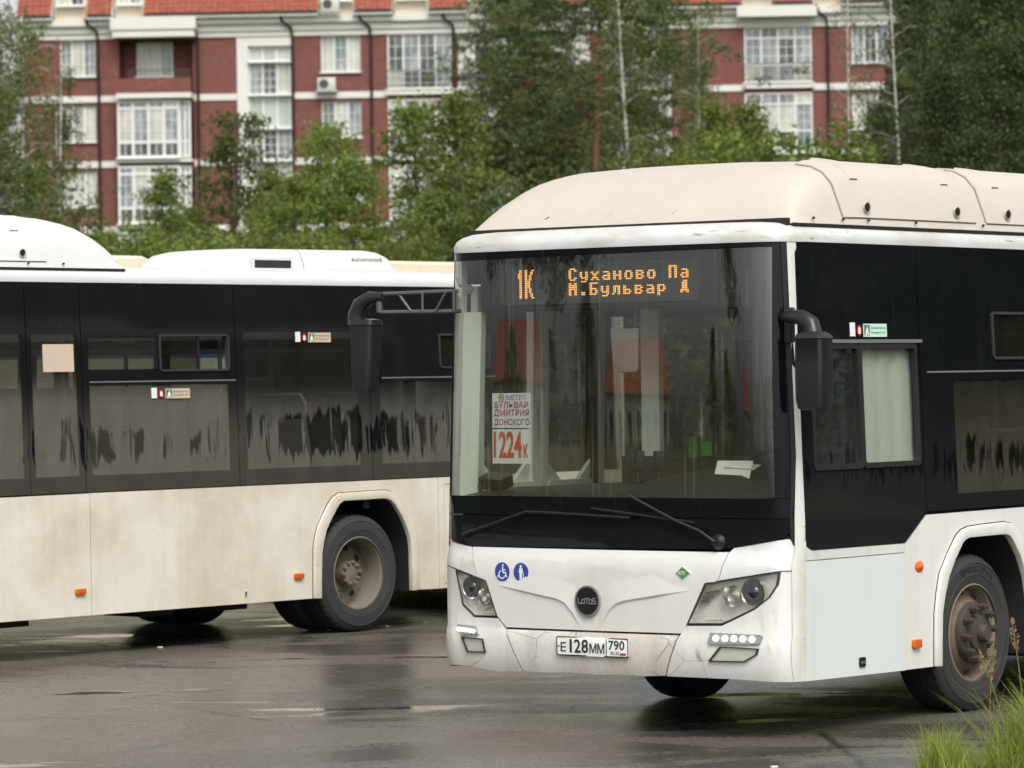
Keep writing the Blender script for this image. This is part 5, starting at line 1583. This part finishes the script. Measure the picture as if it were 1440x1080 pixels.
# papers and small things lying on the dashboard of the front bus
s = MB(); s.box(-.105, .105, -.115, .115, 0, .003)
o = lying('paper_sheet', 'white paper sheet propped on the dashboard behind the windshield of the front bus', 'paper', (.36, .56, 1.475), s, 'paper_white', tilt=(.0, -1.05, .12))
s = MB(); s.box(-.05, .05, -.095, .095, 0, .003)
lying('folded_paper', 'small white folded paper behind the bigger sheet on the dashboard', 'paper', (.43, .53, 1.535), s, 'paper_white', tilt=(.08, -.25, .1))
s = MB(); s.box(-.03, .03, -.035, .035, 0, .004)
lying('blue_card', 'small blue and white card in the lower corner of the windshield by the mirror', 'card', (.235, .14, 1.392), s, 'paper_blue', tilt=(0, -.9, .3))
for y, lab in ((1.365, 'left dark phone in a holder standing on the middle of the dashboard'), (1.215, 'right dark phone in a holder on the dashboard, nearer the steering wheel')):
    t = thing('phone', lab, 'phone', on_bus((.56, y, 1.44)), A_RZ)
    m = MB(); m.box(-.006, .006, -.042, .042, .06, .18, Matrix.Rotation(.1, 4, 'Y')); m.build('phone_body', 'phone_black', t, bevel=.004)
    m = MB(); m.tube([(.01, 0, .0), (.02, 0, .05), (.012, 0, .1)], .009, 7); m.disc((.01, 0, -.01), (0, 0, 1), .03, .012, 12); m.build('holder', 'black_plastic', t)
m = MB()
m.loft([[(.0 + a * .03, b * w_, z) for a, b in rect(-1, 1, -1, 1, .4, 3)] for z, w_ in ((.0, .030), (.06, .040), (.10, .030), (.13, .026))], cap0=True, cap1=True)
lying('green_pouch', 'bright green cloth pouch standing behind the dashboard near the steering wheel', 'pouch', (1.0, 1.245, 1.565), m, 'green_cloth')
m = MB(); m.box(-.03, .03, -.04, .035, 0, .085); 
lying('green_box', 'dull green small box beside the bright green pouch', 'box', (1.0, 1.145, 1.58), m, 'sign_green')
m = MB(); m.box(-.03, .03, -.6, .6, 0, .02); m.box(-.02, .02, -.6, .6, -.7, 0)
lying('counter_shelf', 'dark counter behind the dashboard of the front bus', 'counter', (1.04, 1.2, 1.555), m, 'interior_dark')
m = MB(); m.loft([[(a * .07, b * .085, z) for a, b in rect(-1, 1, -1, 1, .2, 2)] for z in (0., .07)], cap0=True, cap1=True)
lying('black_box', 'black box at the left corner of the dashboard under the route sign', 'box', (.36, 2.26, 1.405), m, 'black_plastic', tilt=(.1, -.25, 0))

# white scraps on the asphalt
for px, py in ((905, 873), (597, 872), (1085, 1000)): pass
scr_spots = [(-1.06, 31.1), (-.72, 31.9), (-3.2, 29.3), (-2.75, 29.0), (.35, 23.4), (-4.9, 30.1), (1.35, 19.7), (-.75, 31.5)]
sm = MB(); sm.box(-.016, .016, -.012, .012, 0, .006)
first = sm.build('litter', 'paper_white', None, 0)
for i, (x, y) in enumerate(scr_spots):
    o = first
    if i: o = first.copy(); COL.objects.link(o)
    o.location = (x, y, .001); o.rotation_euler = (0, 0, i * 1.1); s_ = .7 + .2 * (i % 4); o.scale = (s_, s_, s_)
    tag(o, 'tiny white scrap of litter on the wet asphalt between the buses', 'litter', 'white scraps on the asphalt')

# ------------------------------------------------------------------ trees
# left birches
tree('birch', 40, 108, 18, 'tall weeping birch at the left edge of the picture, half hiding the brick wall', 0, 1.0, .95)
tree('birch_twin', 92, 104, 95, 'airy birch with white stems in front of the first window column', 0, .3, .85)
tree('birch', 5, 114, 10, 'second weeping birch at the left edge, behind the tall one', 1, .4, .95)
tree('birch', -30, 98, 60, 'birch cut by the left edge of the frame', 1, 2.0, .9)
tree('willow', 18, 92, 285, 'low willow under the left birches', 0, 2.0, 1.2)
tree('willow', 118, 90, 300, 'low willow beside the left birches, right of their white stems', 1, .5, 1.1)
# saplings over the left bus
tree('bush', 170, 86, 318, 'olive bush just behind the white roof pod of the left bus', 0, 0, 1.1)
tree('young', 222, 92, 246, 'thin light green sapling below the glazed bay', 0, .7, .85)
tree('maple', 262, 98, 296, 'low round tree between the glazed bay and the pointed tree', 0, 1.1, 1.05)
tree('willow', 312, 96, 160, 'pointed grey-green tree left of the stair tower window', 2, 1.4, .92)
tree('young', 365, 92, 246, 'small tree in front of the stair tower window', 1, 2.2, 1.1)
tree('maple', 405, 90, 250, 'round bright tree at the foot of the stair tower', 1, .2, 1.0)
tree('maple', 456, 95, 178, 'leafy green tree in front of the brick pier right of the stair tower', 0, 2.9, .85)
tree('young', 505, 90, 225, 'bright young tree left of the white balcony bays', 0, 3.3, 1.15)
tree('bush', 560, 84, 330, 'yellow-green bush above the roof air conditioner of the left bus', 0, 1.7, 1.0)
tree('bush', 300, 84, 322, 'green bush above the left end of the air conditioner', 0, 2.9, 1.05)
tree('bush', 420, 82, 318, 'green bush above the middle of the air conditioner', 0, 4.0, 1.1)
tree('young', 600, 96, 150, 'light tree with sparse leaves in front of the first balcony bay', 2, .9, .95)
tree('young', 655, 93, 135, 'light tree in front of the second balcony bay, left of the pine', 1, 4.4, 1.0)
tree('maple', 640, 88, 268, 'low dense tree behind the front corner of the front bus', 1, 4.0, 1.1)
tree('willow', 690, 88, 225, 'grey-green tree behind the rounded end of the beige roof pod', 0, 5.2, 1.0)
# pine and birches behind the front bus
tree('pine', 838, 120, -110, 'tall pine with a bare orange trunk behind the front bus', 0, .4, 1.12)
tree('oak', 765, 140, 120, 'dark broad tree left of the pine trunk', 0, 1.0, 1.0)
tree('oak', 870, 150, 105, 'dark tree behind the pine trunk', 1, 2.2, 1.0)
tree('pine', 745, 140, -10, 'second pine whose branches reach over the balcony bays', 0, 3.6, .85)
tree('birch_twin', 903, 112, -30, 'birch with two white stems right of the pine trunk', 0, 1.75, .72)
tree('birch', 950, 122, -60, 'slim birch in front of the dark brick pier', 1, .6, .62)
tree('birch', 985, 118, 20, 'weeping birch left of the right balcony bay', 0, 4.1, .55)
tree('young', 1005, 98, 150, 'yellowish sapling at the left of the right balcony bay', 2, 2.0, .8)
tree('young', 1075, 96, 152, 'pale green sapling in front of the right balcony bay', 0, 5.0, .85)
tree('maple', 1040, 94, 195, 'leafy low tree above the roof pod of the front bus', 0, 5.6, 1.1)
tree('bush', 1120, 92, 180, 'green bush at the right foot of the right balcony bay', 0, .9, 1.1)
tree('bush', 950, 100, 205, 'green bush under the slim birch', 0, 3.9, .8)
# bare birch and the dark group on the right
tree('bare', 1193, 96, -60, 'thin pale birch with sparse leaves before the right brick wall', 0, .2, .75)
tree('bare', 1285, 100, -80, 'leaning pale stem in the dark trees at the right', 0, 2.4, .8)
tree('alder', 1290, 104, -30, 'dark alder beside the thin pale birch', 0, .5, .62)
tree('alder', 1375, 92, -110, 'big dark alder at the right, tallest of the dark group', 1, 1.6, .78)
tree('alder', 1470, 98, -70, 'dark alder cut by the right edge of the frame', 0, 3.0, .8)
tree('alder', 1410, 110, -90, 'tall dark tree behind the big alder at the right', 1, 4.2, .9)
tree('alder', 1330, 114, -60, 'tall dark tree rising between the two front alders', 0, 5.0, .85)
tree('alder', 1330, 86, 100, 'dense low dark tree over the right end of the roof pod', 1, .7, .85)
tree('alder', 1430, 84, 60, 'dense low dark tree at the right edge over the bus roof', 0, 2.6, .9)
tree('alder', 1250, 112, 150, 'low dark tree in front of the lower right windows', 1, 3.3, .8)

for i, (px, D, py, kd) in enumerate(((-110, 100, 40, 'oak'), (-190, 108, 90, 'birch'), (-280, 104, 30, 'alder'), (-380, 112, 80, 'oak'), (-500, 106, 60, 'birch'), (1560, 92, -40, 'alder'), (1650, 100, 20, 'oak'), (1760, 96, -60, 'alder'), (1880, 104, 10, 'oak'))):
    tree(kd, px, D, py, 'leafy tree continuing the tree belt outside the frame', 0, i * 1.9, 1.1, 'trees continuing the belt outside the frame')

# ------------------------------------------------------------------ what the glass reflects, outside the frame
ra = random.Random(3)
def off_tree(kind_, x, y, h, label, rz, var=0, group='trees beside the parking area'):
    o = tree(kind_, 720, y, 100, label, var, rz, 1., group)
    s = h / SPEC[kind_]['h']; o.location = (x, y, -.05); o.scale = (s, s, s)
for i, (x, y, h) in enumerate(((30, 26, 9), (35, 31, 12), (33, 36, 10), (40, 41, 13), (38, 22, 11), (44, 28, 14), (48, 36, 12), (42, 47, 13), (52, 45, 14), (36, 16, 10), (50, 20, 13), (58, 30, 15))):
    off_tree('oak' if i % 3 else 'alder', x, y, h, 'dark leafy tree beyond the right side of the parking area', i * 1.3, i % 2)
for i, (x, y, h) in enumerate(((-118, -13, 8.0), (-171, -66, 8.5), (-174, -74, 7.5), (-166, -17, 7.5), (-120, 2, 6.0))):
    off_tree('alder' if i % 2 else 'oak', x, y, h, 'leafy tree among the cottages beyond the left side of the parking area', i * 1.7, i % 2, 'trees by the cottages on the left')
for i, a in enumerate((6, 8.6, 11, 13, 15.4, 17.2, 30.5)):
    D_ = 104 + 9 * math.sin(i * 2.3)
    off_tree('pine', 1.0 - D_ * math.cos(math.radians(a)), 21.5 - D_ * math.sin(math.radians(a)), 12.5 + 1.5 * math.sin(i * 1.7), 'tall pine in the row before the cottages, beyond the left side of the parking area', i * 1.3, 0, 'pines before the cottages on the left')
def cottage(loc, rz, L, label, wall='render_white'):
    hs_ = thing('cottage', label, 'house', loc, rz, 'cottages with red roofs on the left')
    a = L / 2
    w = MB(); w.box(-a, a, -4, 4, -.1, 4.6); w.build('wall', wall, hs_, 0)
    w = MB(); w.add([(-a - .5, -4.6, 4.4), (a + .5, -4.6, 4.4), (a - 1.5, 0, 7.4), (-a + 1.5, 0, 7.4), (-a - .5, 4.6, 4.4), (a + .5, 4.6, 4.4)], [(0, 1, 2, 3), (3, 2, 5, 4), (0, 3, 4), (1, 5, 2), (0, 4, 5, 1)]); w.build('roof', 'roof_tile', hs_, 0)
    n = int(L / 2.4)
    for q in range(n):
        x = -a + (q + .5) * L / n
        w = MB(); w.box(x - .65, x + .65, -4.08, -4.0, 1.4, 3.6); w = w.build('window', 'window_frame_white', hs_, 0)
        MB().box(x - .5, x + .5, -4.10, -4.082, 1.5, 3.5).build('pane', 'pane_dim', w, 0)
cottage((-168, -42, 0), 1.92, 17, 'long white cottage with red hipped roof far beyond the left side of the parking area')
cottage((-150, -4, 0), 1.75, 13, 'shorter cottage with red roof, nearer the parked buses', 'render_cream')
cottage((-176, -92, 0), 2.05, 15, 'cream cottage with red roof, farthest toward the camera side', 'render_cream')
def meadow(r): return r.uniform(-66, -52), r.uniform(-22, 16)
g = blades(7000, meadow, 2.1, .05, .35, 2, 21)
kind(g.build('meadow_grass', 'tall_dry', None, 0, recalc=False), 'stuff')
bpy.data.objects.remove(_fo)
